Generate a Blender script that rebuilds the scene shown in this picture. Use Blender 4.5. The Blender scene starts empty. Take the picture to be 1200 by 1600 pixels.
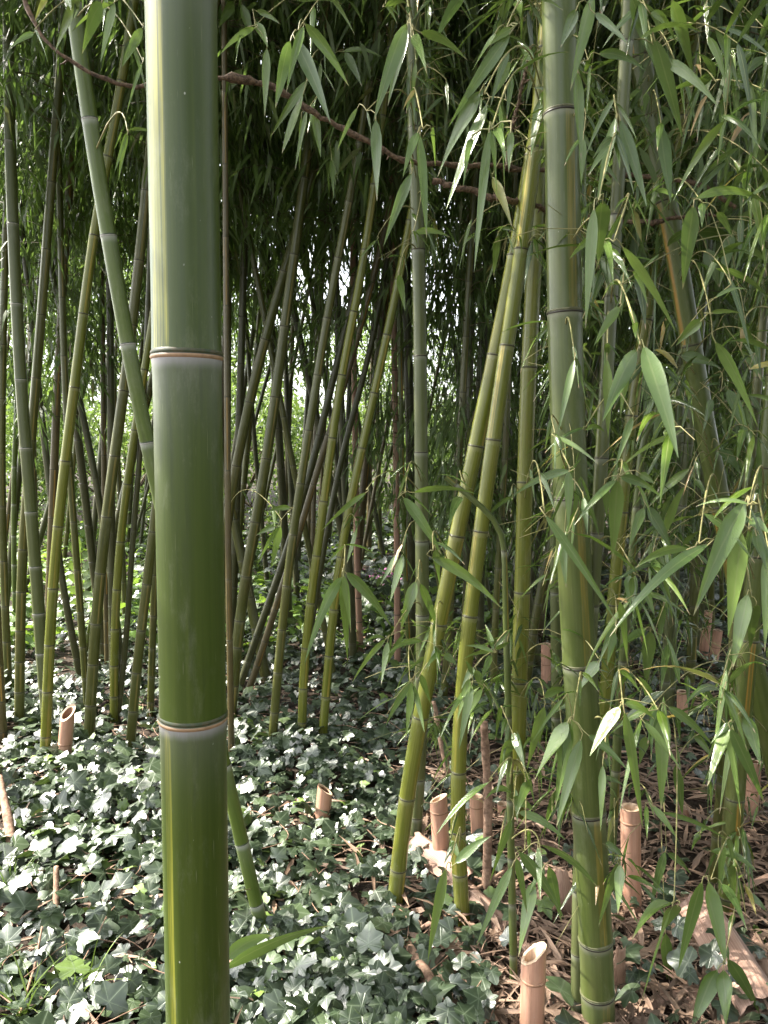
import bpy, math, random
import numpy as np
from mathutils import Vector

R = math.radians
rng = np.random.default_rng(11)
random.seed(5)
S = bpy.context.scene
COL = S.collection

# ------------------------------------------------------------------ camera
CAM = np.array([0.0, 0.0, 1.5])
PITCH = R(5.4)
FPX = 1200.0
cd = bpy.data.cameras.new('camera')
cam = bpy.data.objects.new('camera', cd)
COL.objects.link(cam)
cam.location = CAM
cam.rotation_euler = (R(90) - PITCH, 0, 0)
cd.sensor_fit = 'VERTICAL'
cd.sensor_height = 32.0
cd.lens = 24.0
cd.clip_start = 0.02
cd.clip_end = 500
S.camera = cam
# ------------------------------------------------------------------ light
SUN_AZ = R(-72)      # clockwise from +Y (view direction): from the left, behind the grove
SUN_EL = R(46)
w = bpy.data.worlds.new('World')
S.world = w
w.use_nodes = True
nt = w.node_tree
bg = nt.nodes['Background']
sky = nt.nodes.new('ShaderNodeTexSky')
sky.sky_type = 'NISHITA'
sky.sun_disc = False
sky.sun_elevation = SUN_EL
sky.sun_rotation = SUN_AZ
sky.air_density = 1.0
sky.dust_density = 2.5
hs = nt.nodes.new('ShaderNodeHueSaturation')      # hazy, nearly white summer sky
hs.inputs['Saturation'].default_value = 0.22
nt.links.new(sky.outputs[0], hs.inputs['Color'])
nt.links.new(hs.outputs[0], bg.inputs[0])
bg.inputs[1].default_value = 0.15
sl = bpy.data.lights.new('sun', 'SUN')
sl.energy = 4.4
sl.angle = R(0.6)
sl.color = (1.0, 0.93, 0.82)
sun = bpy.data.objects.new('sun', sl)
COL.objects.link(sun)
sv = Vector((math.sin(SUN_AZ) * math.cos(SUN_EL), math.cos(SUN_AZ) * math.cos(SUN_EL), math.sin(SUN_EL)))
sun.rotation_euler = sv.to_track_quat('Z', 'Y').to_euler()
sun.location = (-6, -4, 12)
S.view_settings.view_transform = 'Standard'
S.view_settings.look = 'None'
S.view_settings.gamma = 1
S.view_settings.exposure = 2.28
S.cycles.max_bounces = 8
S.cycles.diffuse_bounces = 4
S.cycles.transmission_bounces = 4
S.cycles.transparent_max_bounces = 8

# ------------------------------------------------------------------ view geometry helpers
UPV = np.array([0, math.sin(PITCH), math.cos(PITCH)])
FWD = np.array([0, math.cos(PITCH), -math.sin(PITCH)])
XV = np.array([1.0, 0, 0])


def ray(px, py):
    return XV * ((px - 600) / FPX) + FWD + UPV * ((800 - py) / FPX)


def at_depth(px, py, d):
    return CAM + ray(px, py) * d


def gz(x, y):
    return 0.03 * np.sin(x * 1.7 + 0.6) * np.cos(y * 1.3) + 0.02 * np.sin(x * 4.1 + y * 2.7) - 0.02


def ground(px, py):
    r = ray(px, py)
    t = -CAM[2] / r[2]
    for _ in range(5):
        p = CAM + r * t
        t = (gz(p[0], p[1]) - CAM[2]) / r[2]
    return CAM + r * t


def on_plane(px, py, y0, lean):
    d = ray(px, py)
    t = (y0 + 1.5 * lean) / (d[1] - lean * d[2])
    return CAM + d * t


def project(p):
    v = p - CAM
    d = v @ FWD
    return 600 + FPX * (v[0]) / d, 800 - FPX * (v @ UPV) / d, d


# ------------------------------------------------------------------ materials
class NT:
    def __init__(s, name):
        s.m = bpy.data.materials.new(name)
        s.m.use_nodes = True
        s.t = s.m.node_tree
        s.t.nodes.clear()
        s.out = s.n('ShaderNodeOutputMaterial')

    def n(s, kind, **kw):
        nd = s.t.nodes.new(kind)
        for k, v in kw.items():
            setattr(nd, k, v)
        return nd

    def l(s, a, b):
        s.t.links.new(a, b)

    def val(s, sock, v):
        if isinstance(v, (int, float, tuple, list)):
            sock.default_value = v
        else:
            s.l(v, sock)

    def attr(s, name, vec=False):
        a = s.n('ShaderNodeAttribute', attribute_name=name)
        return a.outputs['Vector'] if vec else a.outputs['Fac']

    def math(s, op, a, b=0.0, c=0.0, clamp=False):
        nd = s.n('ShaderNodeMath', operation=op, use_clamp=clamp)
        s.val(nd.inputs[0], a)
        s.val(nd.inputs[1], b)
        s.val(nd.inputs[2], c)
        return nd.outputs[0]

    def ss(s, x, lo, hi):
        nd = s.n('ShaderNodeMapRange', interpolation_type='SMOOTHSTEP')
        s.val(nd.inputs[0], x)
        nd.inputs[1].default_value = lo
        nd.inputs[2].default_value = hi
        return nd.outputs[0]

    def mix(s, f, a, b):
        nd = s.n('ShaderNodeMix', data_type='RGBA')
        s.val(nd.inputs[0], f)
        for k, v in ((6, a), (7, b)):
            if isinstance(v, tuple):
                nd.inputs[k].default_value = (*v, 1) if len(v) == 3 else v
            else:
                s.l(v, nd.inputs[k])
        return nd.outputs[2]

    def noise(s, vec=None, scale=5.0, detail=3.0, rough=0.5, fac=True):
        nd = s.n('ShaderNodeTexNoise')
        if vec is not None:
            s.l(vec, nd.inputs['Vector'])
        nd.inputs['Scale'].default_value = scale
        nd.inputs['Detail'].default_value = detail
        nd.inputs['Roughness'].default_value = rough
        return nd.outputs[0] if fac else nd.outputs[1]

    def vmul(s, v, k):
        nd = s.n('ShaderNodeVectorMath', operation='MULTIPLY')
        s.l(v, nd.inputs[0])
        nd.inputs[1].default_value = k
        return nd.outputs[0]

    def ramp(s, f, stops):
        nd = s.n('ShaderNodeValToRGB')
        s.val(nd.inputs[0], f)
        e = nd.color_ramp.elements
        while len(e) < len(stops):
            e.new(0.5)
        for el, (p, c) in zip(e, stops):
            el.position = p
            el.color = (*c, 1)
        return nd.outputs[0]

    def bsdf(s, color, rough, spec=0.5, bump=None, bstr=0.3, bdist=0.002, coat=0.0):
        b = s.n('ShaderNodeBsdfPrincipled')
        s.val(b.inputs['Base Color'], color if not isinstance(color, tuple) else (*color, 1))
        s.val(b.inputs['Roughness'], rough)
        s.val(b.inputs['Specular IOR Level'], spec)
        b.inputs['Coat Weight'].default_value = coat
        b.inputs['Coat Roughness'].default_value = 0.25
        if bump is not None:
            bp = s.n('ShaderNodeBump')
            bp.inputs['Strength'].default_value = bstr
            bp.inputs['Distance'].default_value = bdist
            s.l(bump, bp.inputs['Height'])
            s.l(bp.outputs[0], b.inputs['Normal'])
        return b.outputs[0]

    def done(s, sh):
        s.l(sh, s.out.inputs[0])
        return s.m


def culm_mat(name, c0, c1, stripe=(0.42, 0.34, 0.05), stripe_w=0.0, bloom=0.3, bloom_col=(0.5, 0.5, 0.52),
             rough=0.38, blotch=0.4, blotch_col=(0.10, 0.085, 0.04), speck=0.3, coat=0.06):
    t = NT(name)
    cyl = t.attr('cyl', True)
    dn = t.attr('dn')       # metres below the node above
    up = t.attr('up')       # metres above the node below
    sd = t.attr('sd')       # angle from the groove, radians
    streak = t.noise(t.vmul(cyl, (60, 60, 1.2)), 1.0, 4, 0.6)
    fine = t.noise(t.vmul(cyl, (260, 260, 4)), 1.0, 2, 0.5)
    f = t.math('ADD', t.math('MULTIPLY', streak, 0.8), t.math('MULTIPLY', fine, 0.3))
    col = t.mix(t.ss(f, 0.35, 0.8), c0, c1)
    big = t.noise(t.vmul(cyl, (9, 9, 3)), 1.0, 5, 0.65)
    col = t.mix(t.math('MULTIPLY', t.ss(big, 0.5, 0.75), blotch), col, blotch_col)
    if stripe_w > 0:
        wob = t.math('ADD', sd, t.math('MULTIPLY', t.math('SUBTRACT', streak, 0.5), 0.5))
        m = t.math('SUBTRACT', 1.0, t.ss(wob, stripe_w * 0.75, stripe_w))
        lines = t.ss(t.noise(t.vmul(cyl, (330, 330, 0.8)), 1.0, 1, 0.4), 0.38, 0.5)
        m = t.math('MULTIPLY', m, t.math('ADD', t.math('MULTIPLY', lines, 0.75), 0.25))
        m = t.math('MULTIPLY', m, t.math('ADD', 0.35, t.math('MULTIPLY', t.ss(t.noise(t.vmul(cyl, (45, 45, 2.2)), 1.0, 4, 0.6), 0.38, 0.58), 0.65)))
        col = t.mix(m, col, stripe)
    # dust film, algae and scuffs
    dust = t.noise(t.vmul(cyl, (22, 22, 7)), 1.0, 9, 0.78)
    col = t.mix(t.math('MULTIPLY', t.ss(dust, 0.50, 0.72), 0.28), col, (0.20, 0.21, 0.15))
    alg = t.noise(t.vmul(cyl, (34, 34, 3)), 1.0, 7, 0.7)
    col = t.mix(t.math('MULTIPLY', t.ss(alg, 0.54, 0.70), 0.45), col, (0.022, 0.034, 0.010))
    scr = t.ss(t.noise(t.vmul(cyl, (420, 420, 16)), 1.0, 2, 0.5), 0.70, 0.76)
    col = t.mix(t.math('MULTIPLY', scr, 0.35), col, (0.24, 0.25, 0.16))
    # waxy bloom below the node, fading down
    bl = t.math('POWER', t.math('SUBTRACT', 1.0, t.math('MULTIPLY', dn, 5.0, clamp=True), clamp=True), 3.0)
    bl2 = t.math('SUBTRACT', 1.0, t.ss(t.math('ADD', dn, t.math('MULTIPLY', streak, 0.008)), 0.006, 0.026))
    bn = t.math('ADD', t.math('MULTIPLY', bl, 0.20), t.math('MULTIPLY', bl2, 0.75), clamp=True)
    col = t.mix(t.math('MULTIPLY', bn, bloom), col, bloom_col)
    # dark line at the scar
    dk = t.math('SUBTRACT', 1.0, t.ss(t.math('MINIMUM', dn, up), 0.001, 0.005))
    col = t.mix(t.math('MULTIPLY', dk, 0.8), col, (0.03, 0.025, 0.015))
    vo = t.n('ShaderNodeTexVoronoi')
    vo.inputs['Scale'].default_value = 1.0
    t.l(t.vmul(cyl, (70, 70, 45)), vo.inputs['Vector'])
    sp = t.math('SUBTRACT', 1.0, t.ss(vo.outputs['Distance'], 0.05, 0.10))
    sel = t.ss(t.noise(t.vmul(cyl, (40, 40, 30)), 1.0, 2), 0.60, 0.66)
    col = t.mix(t.math('MULTIPLY', t.math('MULTIPLY', sp, sel), speck), col, (0.55, 0.55, 0.5))
    rg = t.math('ADD', t.math('MULTIPLY', bn, 0.3 * bloom), t.math('ADD', rough - 0.15, t.math('MULTIPLY', streak, 0.16)))
    return t.done(t.bsdf(col, rg, 0.36, f, 0.12, 0.001, coat))


M = {}
M['front'] = culm_mat('front culm skin', (0.029, 0.049, 0.004), (0.050, 0.073, 0.008), (0.26, 0.25, 0.035), 0.36, 0.6, (0.42, 0.39, 0.43), 0.44, 0.12, (0.025, 0.042, 0.010), 0.6, 0.08)
M['green'] = culm_mat('young green culm skin', (0.060, 0.092, 0.013), (0.092, 0.126, 0.024), (0.3, 0.33, 0.05), 0.0, 0.5, (0.5, 0.5, 0.48), 0.42, 0.15)
M['stripe'] = culm_mat('striped green culm skin', (0.050, 0.070, 0.015), (0.082, 0.102, 0.028), (0.17, 0.14, 0.03), 0.30, 0.35, (0.35, 0.34, 0.30), 0.38, 0.2)
M['grey'] = culm_mat('grey green culm skin', (0.060, 0.074, 0.022), (0.095, 0.108, 0.040), (0.3, 0.33, 0.05), 0.0, 0.3, (0.4, 0.4, 0.38), 0.4, 0.35, (0.08, 0.08, 0.04))
M['yellow'] = culm_mat('yellow green culm skin', (0.090, 0.108, 0.013), (0.160, 0.165, 0.030), (0.30, 0.24, 0.05), 0.28, 0.2, (0.42, 0.40, 0.32), 0.33, 0.35, (0.16, 0.12, 0.04))
M['olive'] = culm_mat('olive culm skin', (0.050, 0.058, 0.012), (0.088, 0.090, 0.022), (0.20, 0.16, 0.05), 0.22, 0.2, (0.35, 0.33, 0.27), 0.36, 0.55, (0.10, 0.075, 0.03))
M['brown'] = culm_mat('brown weathered culm skin', (0.070, 0.056, 0.022), (0.105, 0.082, 0.034), (0.3, 0.18, 0.05), 0.25, 0.15, (0.3, 0.28, 0.22), 0.4, 0.7, (0.06, 0.04, 0.025))
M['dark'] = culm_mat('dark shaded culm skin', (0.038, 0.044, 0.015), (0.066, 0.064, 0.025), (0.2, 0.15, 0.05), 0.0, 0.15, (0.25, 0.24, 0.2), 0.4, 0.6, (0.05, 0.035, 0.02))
M['orange'] = culm_mat('green culm skin with orange groove', (0.058, 0.080, 0.015), (0.088, 0.108, 0.026), (0.30, 0.17, 0.03), 0.32, 0.2, (0.3, 0.3, 0.25), 0.38, 0.4)
M['pink'] = culm_mat('dead bleached culm skin', (0.26, 0.15, 0.10), (0.36, 0.22, 0.15), (0.4, 0.3, 0.2), 0.0, 0.1, (0.5, 0.4, 0.33), 0.55, 0.45, (0.20, 0.10, 0.06), 0.2, 0.0)
M['stump'] = culm_mat('cut culm skin', (0.38, 0.20, 0.13), (0.50, 0.29, 0.205), (0.4, 0.3, 0.2), 0.0, 0.15, (0.6, 0.48, 0.38), 0.5, 0.9, (0.20, 0.115, 0.075), 0.2, 0.0)


def ring_mat(name, c0, c1, rough=0.5):
    t = NT(name)
    tc = t.n('ShaderNodeTexCoord')
    f = t.noise(tc.outputs['Object'], 90, 3)
    v = t.attr('ringv')
    col = t.mix(t.ss(v, 0.40, 0.55), c0, c1)
    col = t.mix(t.math('MULTIPLY', t.ss(f, 0.4, 0.7), 0.4), col, tuple(x * 0.4 for x in c0))
    return t.done(t.bsdf(col, rough, 0.35, f, 0.3, 0.001))


# ringv 0 = below the scar, 1 = above
M['ring_dark'] = ring_mat('dark node scar', (0.025, 0.02, 0.012), (0.11, 0.11, 0.055))
M['ring_pale'] = ring_mat('pale bloomed node scar', (0.38, 0.36, 0.33), (0.04, 0.06, 0.025))
M['ring_front'] = ring_mat('tan node scar', (0.27, 0.17, 0.095), (0.035, 0.048, 0.022))
M['ring_stump'] = ring_mat('brown node scar', (0.20, 0.10, 0.055), (0.36, 0.21, 0.13))


def leaf_mat(name, stops, trans=(0.16, 0.26, 0.03), tmix=0.25, rough=0.23, under=(0.09, 0.145, 0.045), tip=True, spec=0.75):
    t = NT(name)
    tone = t.attr('tone')
    uv = t.n('ShaderNodeUVMap').outputs[0]
    sp = t.n('ShaderNodeSeparateXYZ')
    t.l(uv, sp.inputs[0])
    u, v = sp.outputs[0], sp.outputs[1]
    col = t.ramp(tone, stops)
    tc = t.n('ShaderNodeTexCoord')
    nz = t.noise(tc.outputs['Object'], 45, 3)
    col = t.mix(t.math('MULTIPLY', t.ss(nz, 0.35, 0.75), 0.35), col, t.mix(0.5, col, (0.10, 0.13, 0.04)))
    # parallel veins and pale midrib
    vein = t.math('SINE', t.math('MULTIPLY', u, 110.0))
    col = t.mix(t.math('MULTIPLY', t.ss(vein, 0.3, 1.0), 0.16), col, (0.16, 0.19, 0.08))
    mid = t.math('SUBTRACT', 1.0, t.ss(t.math('ABSOLUTE', t.math('SUBTRACT', u, 0.5)), 0.02, 0.07))
    col = t.mix(t.math('MULTIPLY', mid, 0.55), col, (0.22, 0.25, 0.09))
    if tip:
        tp = t.math('MULTIPLY', t.ss(v, 0.90, 0.96), t.ss(t.math('FRACT', t.math('MULTIPLY', tone, 37.0)), 0.35, 0.45))
        col = t.mix(tp, col, (0.42, 0.30, 0.19))
    geo = t.n('ShaderNodeNewGeometry')
    col = t.mix(t.math('MULTIPLY', geo.outputs['Backfacing'], 0.55), col, under)
    b = t.bsdf(col, rough, spec, t.math('ADD', vein, t.math('MULTIPLY', nz, 3.0)), 0.25, 0.0006)
    tr = t.n('ShaderNodeBsdfTranslucent')
    t.l(t.mix(0.5, col, trans), tr.inputs[0])
    mx = t.n('ShaderNodeMixShader')
    mx.inputs[0].default_value = tmix
    t.l(b, mx.inputs[1])
    t.l(tr.outputs[0], mx.inputs[2])
    return t.done(mx.outputs[0])


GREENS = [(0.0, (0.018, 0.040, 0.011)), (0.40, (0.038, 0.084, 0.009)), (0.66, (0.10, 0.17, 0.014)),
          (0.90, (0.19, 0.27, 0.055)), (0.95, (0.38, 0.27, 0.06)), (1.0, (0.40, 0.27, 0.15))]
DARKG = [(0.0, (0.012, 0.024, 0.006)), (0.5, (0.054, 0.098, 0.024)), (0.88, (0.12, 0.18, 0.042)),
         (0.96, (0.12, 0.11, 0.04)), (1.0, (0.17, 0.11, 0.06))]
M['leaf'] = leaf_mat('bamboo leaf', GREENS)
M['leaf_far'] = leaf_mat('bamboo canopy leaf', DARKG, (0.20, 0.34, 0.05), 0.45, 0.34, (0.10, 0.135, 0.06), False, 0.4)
M['leaf_tree'] = leaf_mat('broad tree leaf', [(0.0, (0.055, 0.10, 0.025)), (0.5, (0.11, 0.19, 0.04)), (1.0, (0.19, 0.28, 0.07))],
                          (0.25, 0.38, 0.05), 0.4, 0.42, (0.12, 0.17, 0.07), False)


def ivy_mat(name, stops, veincol, tmix, trans, rough=0.33):
    t = NT(name)
    tone = t.attr('tone')
    v = t.math('POWER', t.attr('vein'), 16.0)
    col = t.ramp(tone, stops)
    tc = t.n('ShaderNodeTexCoord')
    nz = t.noise(tc.outputs['Object'], 60, 3)
    col = t.mix(t.math('MULTIPLY', t.ss(nz, 0.4, 0.75), 0.5), col, t.mix(0.5, col, (0.08, 0.11, 0.05)))
    col = t.mix(t.math('MULTIPLY', v, 0.6), col, veincol)
    b = t.bsdf(col, t.math('ADD', rough - 0.06, t.math('MULTIPLY', nz, 0.2)), 0.85, t.math('ADD', nz, v), 0.35, 0.0015)
    tr = t.n('ShaderNodeBsdfTranslucent')
    t.l(t.mix(0.5, col, trans), tr.inputs[0])
    mx = t.n('ShaderNodeMixShader')
    mx.inputs[0].default_value = tmix
    t.l(b, mx.inputs[1])
    t.l(tr.outputs[0], mx.inputs[2])
    return t.done(mx.outputs[0])


M['ivy'] = ivy_mat('ivy leaf', [(0.0, (0.012, 0.022, 0.011)), (0.5, (0.030, 0.050, 0.024)), (0.85, (0.085, 0.125, 0.055)), (1.0, (0.17, 0.26, 0.05))],
                   (0.17, 0.22, 0.14), 0.12, (0.14, 0.22, 0.03))
M['ivy_light'] = ivy_mat('fresh ground cover leaf', [(0.0, (0.05, 0.11, 0.02)), (0.5, (0.10, 0.20, 0.03)), (1.0, (0.18, 0.30, 0.05))],
                         (0.2, 0.28, 0.1), 0.4, (0.3, 0.45, 0.04), 0.4)


def simple_mat(name, c0, c1, scale, rough=0.8, stretch=(1, 1, 1), bstr=0.5, spec=0.3, bdist=0.004):
    t = NT(name)
    tc = t.n('ShaderNodeTexCoord')
    v = t.vmul(tc.outputs['Object'], stretch)
    f = t.noise(v, scale, 6, 0.65)
    col = t.mix(t.ss(f, 0.3, 0.7), c0, c1)
    return t.done(t.bsdf(col, rough, spec, f, bstr, bdist))


M['soil'] = simple_mat('dark leaf mould', (0.014, 0.010, 0.007), (0.055, 0.037, 0.024), 26, 0.9, bstr=1.0, bdist=0.02)
M['bark'] = simple_mat('rough brown bark', (0.032, 0.02, 0.013), (0.20, 0.13, 0.085), 110, 0.75, (1, 1, 1), 1.0, 0.3, 0.006)
M['trunk'] = simple_mat('tree bark', (0.06, 0.045, 0.03), (0.15, 0.11, 0.08), 30, 0.85, (1, 1, 0.2), 1.0)
M['twig'] = simple_mat('green tan twig', (0.16, 0.17, 0.06), (0.30, 0.26, 0.12), 40, 0.5)
M['twig_dark'] = simple_mat('dark canopy twig', (0.05, 0.05, 0.02), (0.10, 0.08, 0.04), 40, 0.6)
M['cutwood'] = simple_mat('pale cut bamboo wood', (0.38, 0.26, 0.17), (0.60, 0.45, 0.32), 60, 0.7, (1, 1, 0.3), 0.4)
M['hollow'] = simple_mat('dark hollow inside culm', (0.12, 0.06, 0.035), (0.22, 0.12, 0.07), 40, 0.8)
M['oldwood'] = simple_mat('brown rotting wood', (0.12, 0.07, 0.045), (0.36, 0.235, 0.165), 50, 0.8, (1, 1, 1), 0.8)
M['petal'] = simple_mat('pink petal', (0.55, 0.16, 0.36), (0.7, 0.3, 0.5), 30, 0.6)


def fibre_mat(name, c0, c1, c2):
    t = NT(name)
    uv = t.n('ShaderNodeUVMap').outputs[0]
    f = t.noise(t.vmul(uv, (34, 2.2, 1)), 1.0, 5, 0.7)
    tone = t.attr('tone')
    col = t.mix(t.ss(f, 0.3, 0.68), c0, c1)
    col = t.mix(t.math('MULTIPLY', tone, 0.75), col, c2)
    g = t.noise(t.vmul(uv, (3, 2, 1)), 2.0, 4)
    col = t.mix(t.math('MULTIPLY', t.ss(g, 0.5, 0.75), 0.4), col, tuple(x * 0.4 for x in c0))
    return t.done(t.bsdf(col, 0.6, 0.35, f, 0.5, 0.002))


M['sheath'] = fibre_mat('dry pink tan sheath', (0.27, 0.15, 0.105), (0.50, 0.34, 0.265), (0.22, 0.14, 0.085))
M['litter'] = fibre_mat('dry leaf litter', (0.20, 0.115, 0.07), (0.42, 0.30, 0.22), (0.06, 0.04, 0.027))

# ------------------------------------------------------------------ mesh helpers


def mesh(name, verts, faces, mat=None, attrs=None, uv=None, smooth=True):
    """faces: list of (N,k) int arrays"""
    me = bpy.data.meshes.new(name)
    verts = np.asarray(verts, np.float32).reshape(-1, 3)
    me.vertices.add(len(verts))
    me.vertices.foreach_set('co', verts.ravel())
    if isinstance(faces, np.ndarray):
        faces = [faces]
    faces = [f for f in faces if len(f)]
    li = np.concatenate([f.ravel() for f in faces]).astype(np.int32)
    tot = np.concatenate([np.full(len(f), f.shape[1], np.int32) for f in faces])
    start = np.concatenate([[0], np.cumsum(tot)[:-1]]).astype(np.int32)
    me.loops.add(len(li))
    me.loops.foreach_set('vertex_index', li)
    me.polygons.add(len(tot))
    me.polygons.foreach_set('loop_start', start)
    try:
        me.polygons.foreach_set('loop_total', tot)
    except Exception:
        pass
    me.update(calc_edges=True)
    if smooth:
        me.polygons.foreach_set('use_smooth', np.ones(len(tot), bool))
    if uv is not None:
        ul = me.uv_layers.new(name='UVMap')
        ul.data.foreach_set('uv', np.asarray(uv, np.float32)[li].ravel())
    for k, a in (attrs or {}).items():
        a = np.asarray(a, np.float32)
        if a.ndim == 2:
            at = me.attributes.new(k, 'FLOAT_VECTOR', 'POINT')
            at.data.foreach_set('vector', a.ravel())
        else:
            at = me.attributes.new(k, 'FLOAT', 'POINT')
            at.data.foreach_set('value', a.ravel())
    if mat is not None:
        me.materials.append(mat)
    me.validate()
    return me


def link(name, me, parent=None, loc=None):
    o = bpy.data.objects.new(name, me)
    COL.objects.link(o)
    if loc is not None:
        o.location = loc
    if parent is not None:
        o.parent = parent
    return o


def tag(o, label, cat, group=None, kind=None):
    if label:
        o['label'] = label
    if cat:
        o['category'] = cat
    if group:
        o['group'] = group
    if kind:
        o['kind'] = kind
    return o


def empty(name, loc, label, cat, group=None):
    o = bpy.data.objects.new(name, None)
    COL.objects.link(o)
    o.location = loc
    o.empty_display_size = 0.1
    return tag(o, label, cat, group)


def unit(v):
    v = np.asarray(v, float)
    return v / np.maximum(np.linalg.norm(v, axis=-1, keepdims=True), 1e-9)


def frames(P):
    T = np.gradient(P, axis=0)
    T = unit(T)
    ref = np.array([0, -1.0, 0])
    A = []
    for t in T:
        r = ref - t * (ref @ t)
        if np.linalg.norm(r) < 0.05:
            r = np.array([1.0, 0, 0]) - t * t[0]
        r = r / np.linalg.norm(r)
        A.append(r)
        ref = r
    A = np.array(A)
    B = np.cross(T, A)
    return T, A, B


def tube_arrays(P, rad, n=6, cap=True):
    P = np.asarray(P, float)
    rad = np.broadcast_to(np.asarray(rad, float), (len(P),))
    T, A, B = frames(P)
    a = np.linspace(0, 2 * np.pi, n, endpoint=False)
    V = P[:, None, :] + rad[:, None, None] * (np.cos(a)[None, :, None] * A[:, None, :] + np.sin(a)[None, :, None] * B[:, None, :])
    m = len(P)
    i = np.arange(m - 1)[:, None] * n
    j = np.arange(n)[None, :]
    k = (j + 1) % n
    F = np.stack([i + j, i + k, i + n + k, i + n + j], -1).reshape(-1, 4)
    return V.reshape(-1, 3), F


class Geo:
    """collects pieces for one mesh"""
    def __init__(s):
        s.v, s.f4, s.f3, s.tone, s.uv, s.n = [], [], [], [], [], 0

    def add(s, V, F, tone=0.0, uv=None):
        V = np.asarray(V, float).reshape(-1, 3)
        s.v.append(V)
        (s.f4 if F.shape[1] == 4 else s.f3).append(F + s.n)
        s.tone.append(np.broadcast_to(np.asarray(tone, float), (len(V),)))
        s.uv.append(uv if uv is not None else np.zeros((len(V), 2)))
        s.n += len(V)

    def tube(s, P, rad, n=5):
        s.add(*tube_arrays(P, rad, n))

    def build(s, name, mat, origin=(0, 0, 0), smooth=True):
        fs = []
        if s.f4:
            fs.append(np.concatenate(s.f4))
        if s.f3:
            fs.append(np.concatenate(s.f3))
        return mesh(name, np.concatenate(s.v) - np.asarray(origin), fs, mat, {'tone': np.concatenate(s.tone)}, np.concatenate(s.uv), smooth)


def leaf_arrays(base, tip, side, W, arch, tone, rows=6, fold=0.16, cols=3, twist=None):
    """vectorised lance-shaped leaves; base, tip, side, arch (N,3); W, tone (N,)"""
    base, tip, side, arch = (np.asarray(x, float).reshape(-1, 3) for x in (base, tip, side, arch))
    N = len(base)
    W = np.broadcast_to(np.asarray(W, float), (N,))
    tone = np.broadcast_to(np.asarray(tone, float), (N,))
    t = np.linspace(0, 1, rows) ** 1.1
    prof = np.minimum(1, (t / 0.26) ** 0.75) ** 0.9 * (1 - t ** 1.7) ** 0.95 + 0.05 * (1 - t)
    prof = prof / prof.max()
    prof[-1] = 0.02
    C = base[:, None] + (tip - base)[:, None] * t[None, :, None] + arch[:, None] * (4 * t * (1 - t))[None, :, None]
    D = unit(np.gradient(C, axis=1))
    Sd = side[:, None] - D * np.sum(side[:, None] * D, -1, keepdims=True)
    Sd = unit(Sd)
    Nr = np.cross(D, Sd)
    if twist is not None:
        a = (np.asarray(twist)[:, None] * (t[None, :] - 0.3))[..., None]
        Sd, Nr = Sd * np.cos(a) + Nr * np.sin(a), Nr * np.cos(a) - Sd * np.sin(a)
    hw = (W[:, None] * 0.5 * prof[None])[..., None]
    L = C - Sd * hw
    Rr = C + Sd * hw
    if cols == 3:
        Mi = C - Nr * hw * 2 * fold
        V = np.stack([L, Mi, Rr], 2)
    else:
        V = np.stack([L, Rr], 2)
    u = np.linspace(0, 1, cols)
    uv = np.zeros((N, rows, cols, 2))
    uv[..., 0] = u[None, None, :]
    uv[..., 1] = t[None, :, None]
    b = (np.arange(N) * rows * cols)[:, None, None]
    r = (np.arange(rows - 1) * cols)[None, :, None]
    c = np.arange(cols - 1)[None, None, :]
    F = np.stack([b + r + c, b + r + c + 1, b + r + c + 1 + cols, b + r + c + cols], -1).reshape(-1, 4)
    return V.reshape(-1, 3), F, np.repeat(tone, rows * cols), uv.reshape(-1, 2)


def rand_leaves(geo, base, dirs, L, W, droop, tone, rows=5, cols=3, fold=0.16):
    base = np.asarray(base, float).reshape(-1, 3)
    N = len(base)
    dirs = unit(dirs)
    L = np.broadcast_to(L, (N,))
    tip = base + dirs * L[:, None]
    tip[:, 2] -= droop * L
    arch = np.zeros((N, 3))
    arch[:, 2] = L * 0.10
    side = unit(np.cross(dirs, np.array([0, 0, 1.0])) + rng.normal(0, 0.45, (N, 3)))
    geo.add(*leaf_arrays(base, tip, side, W, arch, tone, rows, fold, cols, rng.normal(0, 0.5, N)))


def tones(n, hi=0.82, dry=0.02):
    t = np.clip(rng.beta(2.0, 2.2, n) * hi, 0, 1)
    k = rng.random(n) < dry
    t[k] = rng.uniform(0.93, 1.0, k.sum())
    return t


# ------------------------------------------------------------------ the culm builder
CULM = {}


def catmull(P, n):
    P = np.asarray(P, float)
    if len(P) < 3:
        t = np.linspace(0, 1, n)[:, None]
        return P[0] * (1 - t) + P[-1] * t
    Q = np.vstack([2 * P[0] - P[1], P, 2 * P[-1] - P[-2]])
    # cumulative length parametrisation, smooth interpolation by a light gaussian blur of the polyline
    d = np.concatenate([[0], np.cumsum(np.linalg.norm(np.diff(P, axis=0), axis=1))])
    s = np.linspace(0, d[-1], n)
    X = np.stack([np.interp(s, d, P[:, k]) for k in range(3)], 1)
    for _ in range(max(4, n // 8)):
        X[1:-1] = 0.25 * X[:-2] + 0.5 * X[1:-1] + 0.25 * X[2:]
    return X


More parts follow.
